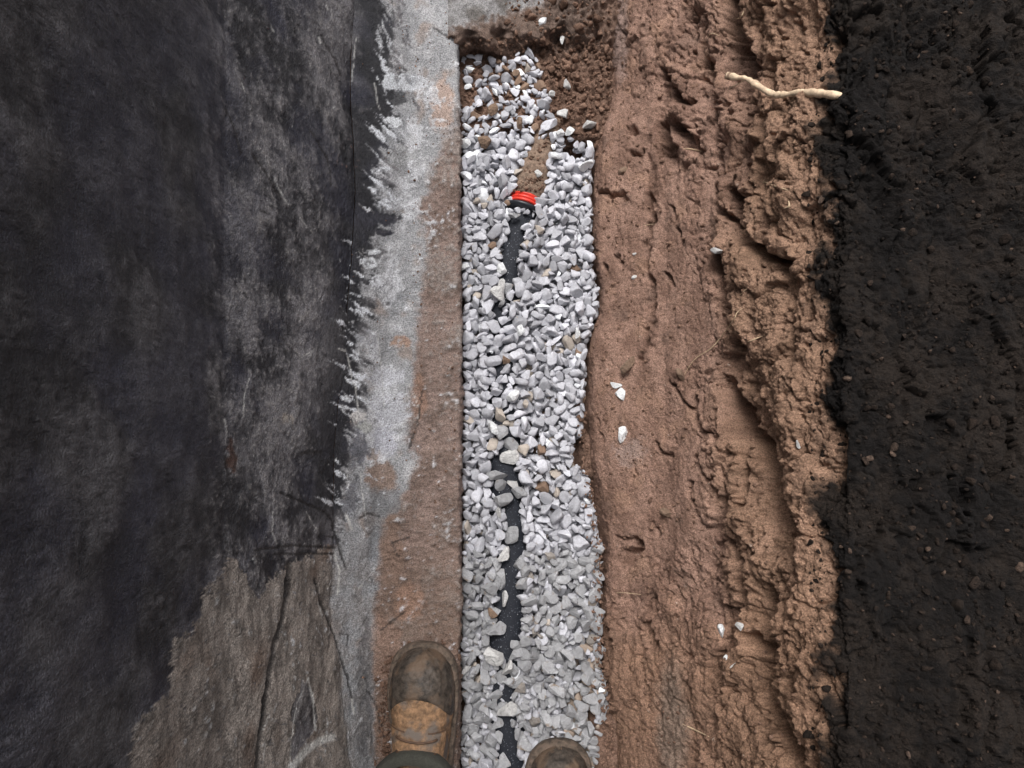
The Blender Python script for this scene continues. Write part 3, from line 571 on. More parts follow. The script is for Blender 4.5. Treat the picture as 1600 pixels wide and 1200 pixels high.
def rotm(yaw, tx, ty): return np.array(Matrix.Rotation(yaw, 3, 'Z') @ Matrix.Rotation(tx, 3, 'X') @ Matrix.Rotation(ty, 3, 'Y'))
ok_cells = np.argwhere(inside & ~expo)
def footprint(x, y, s, asp, yaw):
    i0, i1 = max(int((x-s-X0)/res), 0), min(int((x+s-X0)/res)+2, nx); j0, j1 = max(int((y-s-Y0)/res), 0), min(int((y+s-Y0)/res)+2, ny)
    xs = gxs[i0:i1]-x; ys = gys[j0:j1]-y; A, B_ = np.meshgrid(xs, ys)
    u = A*math.cos(yaw)+B_*math.sin(yaw); v = -A*math.sin(yaw)+B_*math.cos(yaw)
    return (slice(j0, j1), slice(i0, i1)), (u/s)**2+(v/(s*asp))**2
fails = 0
asps = [np.abs(p[:, 1]).max() for p in prot_lo]; zs_ = [np.abs(p[:, 2]).max() for p in prot_lo]
defect = np.where(inside & (target > -1), target-hm, -9)
while fails < 9000 and len(pl) < 7000:
    c = ok_cells[rng.integers(len(ok_cells), size=8)]; dd = (target-hm)[c[:, 0], c[:, 1]]; j, i = c[int(np.argmax(dd))]
    x, y = gxs[i]+rng.uniform(-.001, .001), gys[j]+rng.uniform(-.001, .001)
    s = float(np.clip(rng.normal(.0118, .0030), .0058, .0200)); k = int(rng.integers(NP)); yaw = rng.uniform(0, 6.283)
    sl_, r2 = footprint(x, y, s, asps[k], yaw); m_ = r2 < .8
    if not m_.any(): fails += 1; continue
    if expo[sl_][r2 < .12].any() or (~inside[sl_])[r2 < .35].any(): fails += 1; continue
    hh = hm[sl_][m_]; z0 = float(np.percentile(hh, 62)); zc = z0+s*zs_[k]*.55
    if z0 > target[j, i]-.002: fails += 1; continue
    # keep clear of the footing edge
    tilt = .35; M3 = rotm(yaw, rng.normal(0, tilt), rng.normal(0, tilt))
    pl.append((x, y, zc, s, k, M3)); fails = max(0, fails-3)
    dome = zc+s*zs_[k]*.8*np.sqrt(np.clip(1-r2, 0, 1)); hm[sl_] = np.where(r2 < 1, np.maximum(hm[sl_], dome), hm[sl_])
print('stones', len(pl))
# which stones lie open on top, and how near they are
info = []
for n_, (x, y, z, s, k, M3) in enumerate(pl):
    i, j = int((x-X0)/res), int((y-Y0)/res); vis = hm[j, i] < z+s*zs_[k]*.8+.003
    qx, qy = proj(np.array([x, y, z])); dep = (H-z)*ca-y*-sa*-1 if False else -( -y*sa + (z-H)*ca)
    fr = 350 < qx < 1250 and 0 < qy < 1195
    boot = (812 < qx < 915 and qy > 1165)
    info.append((vis and fr and not boot, s/dep, n_))
near = sorted([t for t in info if t[0] and proj(np.array(pl[t[2]][:3]))[1] > 860], key=lambda t: -t[1])[:270]
chosen = {t[2] for t in near}
lo_v = []; lo_f = []; lo_c = []; off = 0
qxs, qys = proj(np.array([[p[0], p[1], p[2]] for p in pl]))
def stone_tone(n_):
    """colour of one stone: mostly grey limestone, a few white, a few muddy"""
    t = rng.random(); g = rng.normal(0, 1); qx, qy = qxs[n_], qys[n_]
    c = lin((179, 179, 185))*(1+.17*g)
    if qx > 880+(1200-qy)*.1 and qy > 1000 and t < .5: c = lin((158, 142, 128)); qx, qy = qxs[n_], qys[n_]
    if t < .03: c = lin((170, 160, 150))*(1+.12*g)
    pb = .007+.08*ss(230, 120, qy)+.0
    if t > 1-pb: c = lin((128, 105, 88))
    pw = .02+.22*ss(260, 200, qy)*ss(855, 880, qx)+.06*ss(250, 100, qy)
    if pb < 1-t < pb+pw: c = lin((228, 230, 234))
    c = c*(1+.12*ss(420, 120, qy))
    return np.clip(c, .02, .9)
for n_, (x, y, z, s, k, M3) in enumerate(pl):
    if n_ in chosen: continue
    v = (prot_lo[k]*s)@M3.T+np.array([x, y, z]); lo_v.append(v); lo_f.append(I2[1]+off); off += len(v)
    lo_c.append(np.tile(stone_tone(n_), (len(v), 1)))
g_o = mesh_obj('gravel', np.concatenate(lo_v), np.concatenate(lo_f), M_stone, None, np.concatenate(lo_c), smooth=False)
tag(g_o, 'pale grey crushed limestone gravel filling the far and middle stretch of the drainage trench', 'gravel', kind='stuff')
hi_me = []
for k in range(NP):
    o = mesh_obj('gravel_stone', prot_hi[k], I3[1], M_chip, smooth=False); hi_me.append(o.data); bpy.data.objects.remove(o)
def place_stone(name, me, loc, M3, s):
    o = bpy.data.objects.new(name, me); o.matrix_world = Matrix.Translation(loc) @ Matrix([list(r_) for r_ in M3]).to_4x4() @ Matrix.Diagonal((s, s, s, 1)); return link(o)
def place_flat(me, loc, M3, s, name='gravel_stone'): return place_stone(name, me, loc, M3, s)
# the meshes keep unit size for copying; object coordinates are scaled, so their texture gets its own scale
def unit_mat(m):
    c = m.copy(); t = c.node_tree
    for n in t.nodes:
        if n.type == 'TEX_NOISE': n.inputs['Scale'].default_value *= .011
        if n.type == 'BUMP': n.inputs['Distance'].default_value = .05; n.inputs['Strength'].default_value = .5
    return c
U_chip = unit_mat(M_chip); U_chip.name = 'limestone_chip'
U_warm = unit_mat(M_chip); U_warm.name = 'limestone_dusty'
for n in U_warm.node_tree.nodes:
    if n.type == 'RGB': n.outputs[0].default_value = (.36, .325, .295, 1)
U_white, U_pale, U_brown = unit_mat(M_white), unit_mat(M_pale), unit_mat(M_brown)
for k, me in enumerate(hi_me): me.materials[0] = U_warm if k % 22 == 0 else U_chip
for t in near:
    x, y, z, s, k, M3 = pl[t[2]]
    o = place_flat(hi_me[k], (x, y, z), M3, s)
    tag(o, 'grey limestone chip at the near end of the gravel strip beside the boots', 'stone', 'limestone chips at the near end of the gravel strip')
def variant(k, m):
    me = hi_me[k].copy(); me.materials[0] = m; return me
def hz(px_, py_):
    p = P(px_, py_, 0.0); i, j = int((p[0]-X0)/res), int((p[1]-Y0)/res)
    return float(hm[j-2:j+3, i-2:i+3].max())
special = [ # px, py, size px, proto, yaw, material, label
 (789, 936, 9, 3, 1.5, U_pale, 'oval pale stone alone on the wide bare stretch of black pipe'), (796, 714, 11, 8, .4, U_pale, 'triangular pale stone on the black pipe just below its covered middle'), (790, 868, 10, 12, .8, U_pale, 'pale stone with a brown hollow on the narrow bare pipe'),
 (777, 742, 12, 5, .1, U_chip, 'flat grey stone overlapping the left side of the black pipe'), (784, 757, 8, 14, 1.2, U_chip, 'small upright grey stone on the black pipe below the flat grey one'), (802, 756, 8, 17, 1.7, U_pale, 'small rounded pale stone on the right side of the black pipe'),
 (783, 780, 13, 21, .3, U_chip, 'large grey stone lying across the black pipe where it widens'), (779, 798, 8, 9, 1.9, U_pale, 'small pale stone below the large grey one crossing the pipe'), (786, 677, 10, 25, 2.1, U_chip, 'grey stone on the far tip of the long bare stretch of pipe'),
 (770, 667, 10, 30, 1.8, U_white, 'bright white chip at the far left tip of the long bare pipe'), (797, 692, 10, 31, 2.2, U_chip, 'grey stone resting on the pipe right of the bright white chip'), (769, 957, 6, 33, .2, U_brown, 'small round brown pebble on the left edge of the wide bare pipe'),
 (784, 418, 8, 36, 1.6, U_white, 'small white stone on the pipe below the red connector'), (783, 445, 9, 2, .8, U_pale, 'pale angular stone lying on the far stretch of bare pipe'), (778, 458, 10, 6, 2.8, U_pale, 'flat pale stone at the left side of the far bare pipe'),
 (793, 452, 8, 7, .4, U_chip, 'small grey stone at the right side of the far bare pipe'), (783, 475, 6, 10, 1.1, U_chip, 'smallest grey stone on the tail of the far bare pipe'), (799, 836, 10, 19, .5, U_chip, 'grey stone in the middle of the bare pipe where stones thin out'), (811, 880, 9, 24, 1.3, U_chip, 'grey stone on the right side of the narrow bare pipe'), (784, 905, 11, 28, 2.0, U_chip, 'grey stone on the left side of the pipe above the oval pale one'), (776, 985, 10, 16, .6, U_chip, 'pointed grey stone at the left side of the wide bare pipe'), (811, 770, 9, 35, 2.5, U_chip, 'grey stone overlapping the right side of the widening pipe'),
 (803, 337, 9, 11, .1, U_chip, 'grey stone touching the black collar from below'), (773, 1025, 12, 13, 2.9, U_pale, 'pale wedge stone at the near end of the wide bare pipe'),
 (795, 1044, 10, 15, 1.5, U_pale, 'upright oval stone on the narrow neck of pipe above the boots'), (793, 1111, 10, 16, .6, U_pale, 'cream stone with brown stain on the nearest bare stretch of pipe'), (795, 1066, 7, 18, .6, U_chip, 'small grey stone just below the upright oval one on the pipe'), (786, 1190, 9, 41, .6, U_chip, 'slim grey stone on the pipe at the near edge of the photo'),
 (813, 516, 7, 19, .9, U_white, 'small bright white stone in the middle gravel'), (902, 520, 8, 20, 1.3, U_white, 'bright white stone beside the earth bank at mid trench'), (867, 243, 11, 22, 0, U_white, 'largest white stone in the gravel right of the muddy spigot'), (916, 258, 11, 23, .2, U_white, 'bright white stone at the far right edge of the gravel'),
 (889, 205, 8, 24, 1.4, U_white, 'pointed white stone at the upper right tip of the gravel'), (873, 209, 8, 26, .8, U_white, 'square white stone left of the pointed white one'), (960-235, 225, 10, 27, 2.2, U_white, 'long white stone against the footing at the far end'), (726, 417, 7, 28, .8, U_white, 'white stone against the footing level with the pipe stub'),
 (735, 109, 6, 29, 0, U_white, 'round white pebble on bare soil at the far left corner of the gravel'), (848, 35, 7, 32, .5, U_white, 'white stone lying on the soil beyond the gravel'), (879, 63, 7, 34, 1.6, U_pale, 'pale stone on the soil step beyond the gravel'), (886, 132, 7, 35, 1.8, U_pale, 'pale stone alone on the crumbled soil right of the gravel'),
 (862, 148, 6, 37, .7, U_pale, 'small pale stone at the right edge of the far gravel'), (881, 178, 9, 38, 1.9, U_pale, 'long grey stone on the crumbled soil by the bank'), (920, 194, 9, 39, .7, U_pale, 'grey stone at the foot of the bank above the gravel tip'), (840, 270, 7, 40, 2.5, U_pale, 'rounded pale stone lying on the muddy spigot'),
 (812, 193, 9, 42, 1.7, U_brown, 'brown stone among the far gravel'), (757, 222, 10, 43, .2, U_brown, 'long brown stone in the far gravel near the footing'), (768, 170, 10, 1, 1.4, U_brown, 'brown upright stone in the sparse far gravel'), (806, 112, 7, 4, 1.4, U_brown, 'small brown stone at the far end of the gravel'),
 (789, 562, 6, 0, 1.4, U_brown, 'small orange brown stone in the covered middle of the gravel'), (800, 620, 10, 21, .9, U_white, 'bright white stone just above the long bare pipe'), (730, 1045, 9, 9, .9, U_pale, 'pale stone wedged beside the toe of the boot')]
for (x, y, spx, k, yaw, m, lab) in special:
    z = hz(x, y) if y > 60 else .06; s = spx/F*(H-z)*(1.38 if 760 < x < 812 and y > 400 else 1.2); c_ = P(x, y, z+s*.33)
    sl_, r2 = footprint(c_[0], c_[1], s, .8, yaw)
    o = place_flat(variant(k, m), tuple(c_), rotm(yaw, rng.normal(0, .12), rng.normal(0, .12)), s*1.05); tag(o, lab, 'stone')
# stones on the bank
for (x, y, spx, k, yaw, m, lab) in [
 (963, 602, 8, 20, .9, U_white, 'upper of two touching white stones on the earth bank'), (971, 617, 10, 36, .6, U_white, 'lower of two touching white stones on the earth bank'), (972, 676, 13, 22, .2, U_white, 'white stone alone on the bank below the touching pair'),
 (1122, 391, 9, 30, .2, U_pale, 'pale round pebble stuck in the bank below the tree root'), (1128, 986, 8, 5, .6, U_white, 'white stone half sunk in the near part of the bank'), (1155, 978, 6, 7, .6, U_pale, 'small pale stone right of the half sunk white one'), (1134, 1027, 4, 8, .6, U_white, 'tiny white stone below the half sunk one on the bank'),
 (1144, 1042, 6, 9, .1, U_pale, 'pale flake at the bottom of the small stones on the near bank'), (1044, 802, 10, 30, .9, U_brown, 'brown grey pebble pressed into the lower bank'), (992, 397, 4, 12, .9, U_pale, 'tiny pale chip on the smooth bank level with the pipe stub'), (991, 434, 5, 13, 1.7, U_pale, 'small grey chip below the tiny pale one on the smooth bank'),
 (974, 268, 7, 13, 1.7, U_brown, 'dull stone pressed in the bank right of the muddy spigot'), (982, 570, 13, 30, 1.5, U_brown, 'flat brown stone pressed in the bank above the white pair'), (1064, 586, 9, 30, .2, U_brown, 'rounded brown pebble in the middle of the bank'), (1247, 694, 6, 3, .2, U_pale, 'pale chip high on the right of the bank')]:
    p, n, d = hit(x, y); s = spx/F*(H-p.z)*(1.3 if spx > 5 else 1.0); n = (n*.35+d*.65).normalized(); q = n.to_track_quat('Z', 'Y').to_matrix(); M3 = np.array(q)@rotm(yaw, 0, 0)
    o = place_flat(variant(k, m), p+n*s*.22, M3, s); tag(o, lab, 'stone')

# loose crumbs of soil: one uncountable mass
cv = []; cf = []; cc_ = []; off = 0; L1 = ico(2)
floor_t = bvh(floor); foot_o = bpy.data.objects['footing']; foot_t = bvh(foot_o)
small = [stone_shape(L1[0], 500+k)*np.array([1, 1, 1.3]) for k in range(14)]
def crumb(p, n, s, c):
    global off
    v = (small[int(rng.integers(14))]*s)@rotm(rng.uniform(0, 6.28), rng.normal(0, .8), rng.normal(0, .8)).T+np.array(p)+np.array(n)*s*.25
    cv.append(v); cf.append(L1[1]+off); off += len(v); cc_.append(np.tile(c, (len(v), 1)))
def soilc(): return mix(np.array([lin((140, 112, 96))]), lin((98, 76, 64)), np.array([rng.random()]))[0]
for _ in range(1900):
    x, y = rng.uniform(790, 955), rng.uniform(-10, 240)
    if y > 60 and x < 845+max(0, (y-100)*.25): continue
    if y < 60 and rng.random() < .6: continue
    p, n, d = hit(x, y, floor_t); crumb(p, n, float(np.clip(rng.lognormal(-5.9, .65), .0012, .013)), soilc()*(1. if y < 70 else 1.1))
for _ in range(700):
    x, y = rng.uniform(722, 850), rng.uniform(60, 230)
    p, n, d = hit(x, y, floor_t); crumb(p, n, float(np.clip(rng.lognormal(-5.8, .4), .0015, .007)), soilc())
for _ in range(420):
    t = rng.random(); y = rng.uniform(0, 1200); x = curve(y, edge)-4-abs(rng.normal(0, 55)); 
    p, n, d = hit(x, y, foot_t); crumb(p, n, float(np.clip(rng.lognormal(-6.5, .4), .0008, .004)), soilc()*1.05)
for _ in range(1900):
    y = rng.uniform(-10, 1210); x = curve(y, gedge)+3+abs(rng.normal(0, 120))
    if x > 1275: continue
    p, n, d = hit(x, y); crumb(p, n, float(np.clip(rng.lognormal(-6.3, .45), .0009, .005)), soilc()*1.1)
for _ in range(260):
    y = rng.uniform(640, 1200); x = curve(y, gedge)-abs(rng.normal(0, 8))
    z = hz(x, y); crumb(P(x, y, z), (0, 0, 1), float(np.clip(rng.lognormal(-5.9, .4), .001, .005)), soilc()*1.1)
for _ in range(1900):
    x, y = rng.uniform(1262, 1600), rng.uniform(-10, 1210)
    p, n, d = hit(x, y); crumb(p, n, float(np.clip(rng.lognormal(-6.3, .6), .0008, .008)), lin((40, 32, 27))*float(rng.choice([.6, .9, 1.2, 2.0, 4.0], p=[.3, .3, .25, .1, .05])))
# grit on the pipe and caked mud on the spigot and round the boot soles
for _ in range(260):
    k = int(rng.integers(2, 30)); c_ = mp[k]; a = rng.normal(0, .5); crumb((c_.x+.033*math.sin(a), c_.y+rng.normal(0, .002), c_.z+.033*math.cos(a)), (math.sin(a), 0, math.cos(a)), float(np.clip(rng.lognormal(-6.2, .5), .0008, .005)), soilc()*.95)
for _ in range(420):
    t = rng.random()**.8; sd_ = rng.choice([-1, 1]); y = 1000+200*t; x = 668+sd_*(54*min(1, (t*5)**.5))+abs(rng.normal(0, 9))*sd_+ (4 if sd_ > 0 else -4)
    if x > 719: continue
    p, n, d = hit(x, y, foot_t); crumb(p, n, float(np.clip(rng.lognormal(-6.1, .5), .0008, .006)), soilc()*.95)
for _ in range(90):
    k = int(rng.integers(10, 330)); c_ = pp[k]; a = rng.normal(0, .3); crumb((c_.x+PR*math.sin(a), c_.y, c_.z+PR*math.cos(a)), (0, 0, 1), rng.uniform(.0005, .0013), lin((190, 190, 194)))
o = mesh_obj('soil_crumbs', np.concatenate(cv), np.concatenate(cf), M_soil, None, np.concatenate(cc_))
tag(o, 'loose brown soil crumbs and grit over the trench end, bank and ledge', 'soil', kind='stuff')

# ---------------------------------------------------------------- roots
rp = [(1136, 118, .330), (1150, 121, .338), (1166, 123, .348), (1184, 134, .358), (1207, 147, .372), (1226, 148, .390), (1250, 145, .410), (1280, 146, .434), (1305, 149, .452), (1330, 154, .440), (1345, 160, .415)]
root = empty('tree_root', tuple(P(1325, 150, .447))); tag(root, 'thick peeled cream root poking out of the upper bank, cut end pointing left', 'root')
pts = resample([PV(*q) for q in rp], 70)
V, Fc = tube_data(pts, [.0038+.0009*math.sin(k*.37)*math.sin(k*.11)+.0007*math.sin(k*1.3+math.sin(k*.4)*2)+.0014*k/70+(.0013 if k < 9 else 0)*(1-k/9 if k < 9 else 0) for k in range(70)], 16); pymesh('stem', V, Fc, M_root, root)
e = pts[0]; dr = (pts[0]-pts[2]).normalized(); V, Fc = tube_data([e-dr*.006, e+dr*.0006], [.0058, .0052], 14); pymesh('brown_cut_end', V, Fc, M_brown, root)
pts2 = resample([pts[14]+Vector((0, 0, -.002)), PV(1150, 133, .325), PV(1140, 138, .315), PV(1136, 147, .30)], 16); V, Fc = tube_data(pts2, [.0010-.00004*k for k in range(16)], 6); pymesh('side_rootlet', V, Fc, M_root, root)
def rootlet(pxs, r, lab, lift=.004, m=M_rootlet):
    pts = []
    for k, (x, y) in enumerate(pxs):
        p, n, d = hit(x, y); pts.append(p+d*(lift if 0 < k < len(pxs)-1 else .0005))
    pts = resample(pts, 10*len(pxs)); n_ = len(pts)
    V, Fc = tube_data(pts, [r*(1-.6*abs(2*k/(n_-1)-1)**2) for k in range(n_)], 6); o = pymesh('rootlet', V, Fc, m); tag(o, lab, 'rootlet')
rootlet([(1066, 590), (1085, 562), (1110, 545), (1128, 525), (1146, 500), (1152, 488), (1160, 482)], .0008, 'long hair-thin rootlet curving up across the middle of the bank')
rootlet([(1155, 462), (1166, 452), (1184, 437)], .0007, 'faint thin rootlet above the long curving one')
rootlet([(1157, 538), (1172, 533), (1191, 525)], .0012, 'short straight pale rootlet right of the long curving one')
rootlet([(1068, 232), (1080, 233), (1096, 236)], .0012, 'short pale rootlet in the upper bank below the lumps')
rootlet([(1176, 292), (1194, 285), (1212, 291), (1240, 300)], .0009, 'thin bent rootlet near the right side of the upper bank')
rootlet([(1225, 326), (1233, 322), (1232, 314)], .0014, 'curled cream rootlet tip at the right of the upper bank')
rootlet([(1066, 1131), (1085, 1140), (1108, 1151)], .0012, 'pale straight rootlet at the near end of the bank')
rootlet([(948, 928), (970, 926), (1002, 929)], .0006, 'faint rootlet lying level at the foot of the near bank')
rootlet([(1105, 60), (1112, 52), (1124, 56)], .0007, 'tiny looped rootlet at the top of the bank')
rootlet([(1150, 30), (1158, 26), (1164, 12)], .0009, 'tiny rootlet at the top edge beside the deep slot')
rootlet([(1005, 353), (1014, 351), (1024, 350)], .0006, 'very fine rootlet on the smooth bank at mid height')

# ---------------------------------------------------------------- person
man = empty('person', (-.05, -.55, .0))
tag(man, 'person in muddy tan boots and dark trousers, standing on the ledge and gravel', 'person')
def boot(toe_p, heel_p, hw, hcap, side):
    """shoe from a loft along its length; toe_p and heel_p at sole level"""
    d = (toe_p-heel_p); L_ = d.length; f = d.normalized(); r = f.cross(Vector((0, 0, 1))).normalized(); up = Vector((0, 0, 1))
    ts = [0, .012, .035, .07, .12, .18, .25, .33, .42, .52, .62, .72, .82, .90, .96, .99, 1]
    wd = [.05, .34, .56, .76, .90, .98, 1.0, .97, .90, .82, .76, .76, .78, .74, .58, .36, .05]
    ht = [.02, .030, .040, .050, .058, .062, .064, .070, .084, .104, .120, .125, .120, .110, .100, .08, .02]
    bend = [.10*math.sin(t*math.pi)*0+.012*side*math.cos(t*3.0) for t in ts]
    def interp(A, t): return float(np.interp(t, ts, A))
    def surf(t, th, grow=0, z0=.022):
        w_ = interp(wd, t)*hw+grow; h_ = interp(ht, t)+grow; c_, s_ = math.cos(th), math.sin(th)
        x = w_*math.copysign(abs(c_)**.80, c_); z = z0+h_*abs(s_)**.85*(1 if s_ >= 0 else 0)
        tt = t - grow/L_*(1 if t < .1 else 0)
        return toe_p - f*(tt*L_) + r*(x+interp(bend, t)) + up*z
    def patch(name, t0, t1, grow, nt, m, th0=0, th1=math.pi, nth=36, parent=None, fn=None):
        V = []
        for i in range(nt+1):
            for j in range(nth+1):
                th = th0+(th1-th0)*j/nth; u = i/nt
                a = t0 if not callable(t0) else t0(th); b = t1 if not callable(t1) else t1(th)
                t = a+(b-a)*(u**1.6 if a < .01 else u); g = grow+(fn(u, th, t) if fn else 0); V.append(surf(t, th, g))
        return pymesh(name, V, [tuple(int(q) for q in f_) for f_ in grid_faces(nt+1, nth+1)], m, parent or man)
    cl = lambda th: .225-.045*(1-abs(math.sin(th)))*-1-.03*math.sin(th)*0+.02*math.sin(th)
    capline = lambda th: .335-.115*math.sin(th)**2
    crease_f = lambda u, th, t: .0016*math.sin(t*95+math.sin(th)*1.5)*max(0, math.sin(th))*float(ss(.28, .34, np.array(t))*ss(.5, .42, np.array(t)))+.0018*noise(np.array([[t*12, th*2, side*3.]]), .9, 4)[0]+.0009*noise(np.array([[t*50, th*8, side*3.]]), .9, 4)[0]
    b_ = patch('boot', 0.001, 1.0, 0, 90, M_leather, fn=crease_f, nth=48)
    patch('toe_cap', 0.0005, capline, .0022, 34, M_cap, parent=b_, nth=60, fn=lambda u, th, t: (-.0018 if u > .985 else 0)+.0010*noise(np.array([[t*20, th*3, side*7.]]), .9, 6)[0]+.0004*noise(np.array([[t*90, th*9, side*7.]]), .9, 6)[0])
    # sole: outline swept down
    V = []; ring = []
    ol = []
    for i in range(61):
        t = (i/60)**1.5 if i < 60 else 1; ol.append((t, 1))
    pts = [(t, s_) for t, s_ in [(float(a), 1) for a in np.concatenate([np.linspace(0, 1, 40)**2])] ] + [(t, -1) for t in (np.linspace(1, 0, 40)**1)**2]
    prof = [(.004, -.0), (.0075, .004), (.0085, .016), (.0075, .024), (.0055, .027), (.0010, .0275), (-.004, .026)]
    for g, z in prof:
        for (t, s_) in pts:
            w_ = interp(wd, t)*hw+g
            if t < .002 or t > .998: w_ = max(w_, 0)*.9
            V.append(toe_p - f*(t*L_ + (-g if t < .15 else (g if t > .9 else 0))) + r*(s_*w_+interp(bend, t)) + up*z)
    n = len(pts); Fc = [(k*n+i, k*n+(i+1) % n, (k+1)*n+(i+1) % n, (k+1)*n+i) for k in range(len(prof)-1) for i in range(n)]; Fc.append(tuple(range(n)))
    pymesh('sole', V, Fc, M_sole, b_)
    # stitched facings either side of the tongue, tongue and flat laces
    for sg in (1, -1):
        c0 = math.pi/2
        patch('facing', .37, .60, .0030, 22, M_leather, c0+sg*.28, c0+sg*.95, 10, b_, fn=lambda u, th, t: -.003 if u < .02 or u > .98 else 0)
        patch('stitching', .365, .372, .0034, 2, M_leather_dk, c0+sg*.27, c0+sg*.97, 10, b_)
    patch('tongue', .40, .62, .0022, 20, M_leather, math.pi/2-.30, math.pi/2+.30, 12, b_, fn=lambda u, th, t: .0035*math.sin(min(u*3, 1)*math.pi/2)*math.cos((th-math.pi/2)*4))
    for k, t in enumerate((.395, .455, .515)):
        pts_ = [surf(t+.010*math.sin((q/14)*math.pi), math.pi/2-.55+1.10*q/14, .0056) for q in range(15)]
        V, Fc = tube_data(pts_, [.0019]*15, 8); pymesh('lace', V, Fc, M_leather_dk, b_)
    # shaft and padded collar
    ank = toe_p - f*(L_*.70)
    sh = [ank+up*.07+f*.02, ank+up*.12+f*.008, ank+up*.17, ank+up*.21]
    V, Fc = tube_data(resample(sh, 16), [.052-.0004*k for k in range(16)], 28, cap=False); pymesh('boot_shaft', V, Fc, M_leather, b_)
    return b_, ank, f
tl = PV(678, 1008, .055); fl = (PV(682, 1008, .05)-PV(664, 1200, .05)).normalized(); hl = tl-fl*.292; hl.z = .055; tl.z = .055
bl, al_, fl_ = boot(tl, hl, .0525, .06, -1)
tr = PV(861, 1158, .012); hr = tr-Vector((-.02, 1, 0)).normalized()*.292; hr.z = .012; tr.z = .012
br, ar_, fr_ = boot(tr, hr, .052, .06, 1)
br['label'] = 'darker olive mud-smeared right boot'
for o in [br]+list(br.children):                       # the right boot is darker with mud
    pass
def skinned(name, pts, edges, radii, m, sub=2, parent=man, root_i=0):
    me = bpy.data.meshes.new(name); me.from_pydata([tuple(p) for p in pts], edges, []); o = bpy.data.objects.new(name, me); link(o, parent)
    o.matrix_parent_inverse = Matrix.Translation(-man.location)
    md_ = o.modifiers.new('skin', 'SKIN'); md_.use_smooth_shade = True; s_ = o.modifiers.new('sub', 'SUBSURF'); s_.levels = s_.render_levels = sub
    for k, v in enumerate(me.skin_vertices[0].data):
        rr = radii[k]; v.radius = (rr, rr) if not isinstance(rr, tuple) else rr; v.use_root = (k == root_i)
    me.materials.append(m); return o
aL, aR = al_, ar_
hip = Vector((-.03, -.66, .92)); kL = Vector((aL.x-.01, aL.y-.05, .50)); kR = Vector((aR.x+.01, aR.y+.0, .47))
skinned('trousers', [hip, hip+Vector((-.10, .0, -.06)), kL, aL+Vector((0, -.01, .20)), aL+Vector((0, .004, .115)), hip+Vector((.10, 0, -.06)), kR, aR+Vector((0, -.01, .20)), aR+Vector((0, .004, .115)), hip+Vector((0, 0, .10))],
        [(0, 1), (1, 2), (2, 3), (3, 4), (0, 5), (5, 6), (6, 7), (7, 8), (0, 9)], [.13, .105, .078, .062, .068, .105, .078, .062, .068, .14], M_trouser)
# turned-up cuffs
for a_ in (aL, aR):
    V, Fc = tube_data([a_+Vector((0, .004, z)) for z in (.095, .10, .125, .13, .132, .15)], [.070, .0735, .074, .072, .069, .066], 32, cap=False); pymesh('trouser_cuff', V, Fc, M_trouser, man)
ch = Vector((-.03, -.60, 1.30)); nk = Vector((-.02, -.52, 1.47)); shL = ch+Vector((-.19, .02, .09)); shR = ch+Vector((.19, .02, .09))
wL, wR = Vector((-.085, -.10, 1.285)), Vector((.085, -.10, 1.285))
skinned('jacket', [Vector((-.03, -.65, .98)), Vector((-.03, -.63, 1.14)), ch, shL, Vector((-.30, -.42, 1.20)), wL+Vector((-.01, -.05, -.005)), shR, Vector((.30, -.42, 1.20)), wR+Vector((.01, -.05, -.005)), nk+Vector((0, 0, -.05))],
        [(0, 1), (1, 2), (2, 3), (3, 4), (4, 5), (2, 6), (6, 7), (7, 8), (2, 9)], [(.17, .13), (.165, .125), (.17, .13), .075, .055, .04, .075, .055, .04, .08], M_jacket, root_i=1)
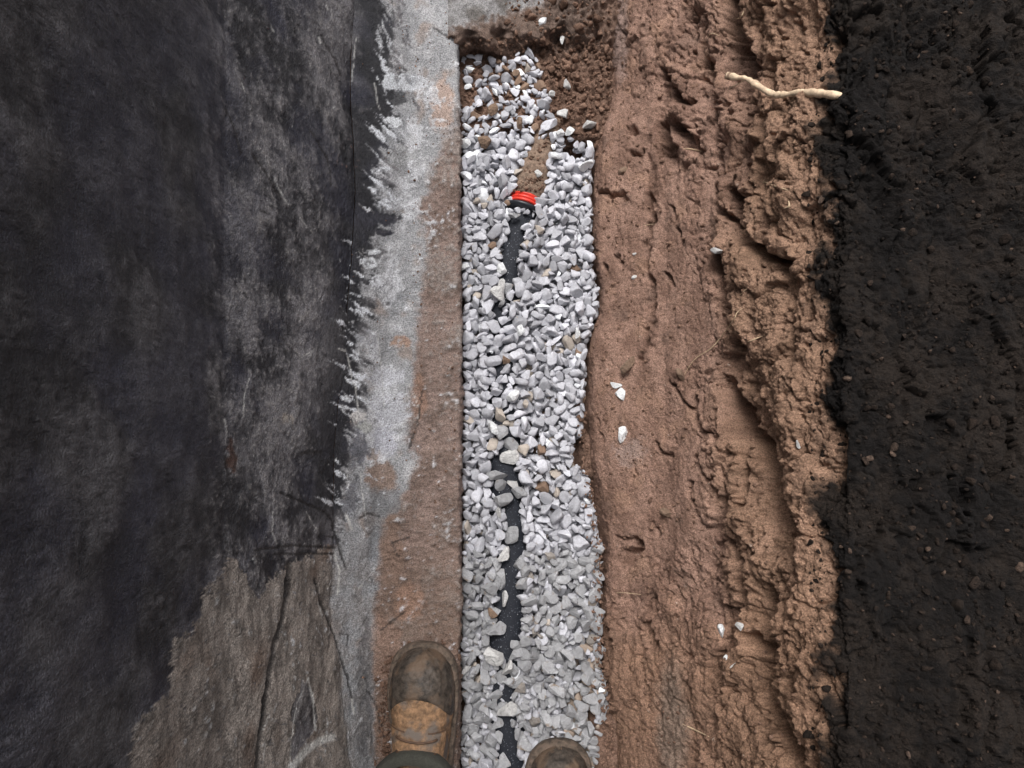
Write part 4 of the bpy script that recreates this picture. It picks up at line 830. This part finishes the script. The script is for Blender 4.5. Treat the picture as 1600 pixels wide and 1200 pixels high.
# head with face features, arms' hands with five fingers each, one continuous body inside the clothes
pts = [Vector((-.03, -.62, 1.20)), nk, nk+Vector((0, .05, .07)), nk+Vector((0, .085, .145)), nk+Vector((0, .155, .085)), nk+Vector((0, .12, .02))]
ed = [(0, 1), (1, 2), (2, 3), (3, 4), (2, 5)]; rd = [.10, .055, .082, .090, .012, .03]
for sg in (-1, 1): pts.append(nk+Vector((sg*.088, .055, .085))); ed.append((2, len(pts)-1)); rd.append(.014)
body_shoulder = {}
for sg, w_ in ((-1, wL), (1, wR)):
    i0 = len(pts); pts += [ch+Vector((sg*.17, .02, .09)), Vector((sg*.295, -.42, 1.20)), w_, w_+Vector((-sg*.012, .045, .004))]; ed += [(0, i0), (i0, i0+1), (i0+1, i0+2), (i0+2, i0+3)]; rd += [.05, .038, .026, .034]
    for q in range(4):
        j = len(pts); bx = w_+Vector((sg*(.022-.016*q), .075, .006)); ln = (.022, .028, .026, .02)[3-q]
        pts += [bx, bx+Vector((-sg*.008, ln, .004)), bx+Vector((-sg*.02, ln*1.5, -.0+.004))]; ed += [(i0+3, j), (j, j+1), (j+1, j+2)]; rd += [.0095, .0085, .0075]
    j = len(pts); pts += [w_+Vector((-sg*.04, .035, .0)), w_+Vector((-sg*.052, .055, .004))]; ed += [(i0+3, j), (j, j+1)]; rd += [.011, .009]
skinned('body', pts, ed, rd, M_skin)
bm = bmesh.new(); bmesh.ops.create_uvsphere(bm, u_segments=32, v_segments=18, radius=1); hc = nk+Vector((0, .055, .13))
for v in bm.verts:
    v.co = Vector((v.co.x*.098, v.co.y*.11, v.co.z*.088)); v.co += v.co.normalized()*.003*math.sin(v.co.x*300)*math.sin(v.co.y*260)
bmesh.ops.delete(bm, geom=[v for v in bm.verts if v.co.z < -.02 and v.co.y > -.04], context='VERTS')
bm.transform(Matrix.Translation(hc)); me = bpy.data.meshes.new('hair'); bm.to_mesh(me); bm.free(); me.materials.append(M_hair)
o = bpy.data.objects.new('hair', me); link(o, man); o.matrix_parent_inverse = Matrix.Translation(-man.location); o.modifiers.new('solid', 'SOLIDIFY').thickness = .006
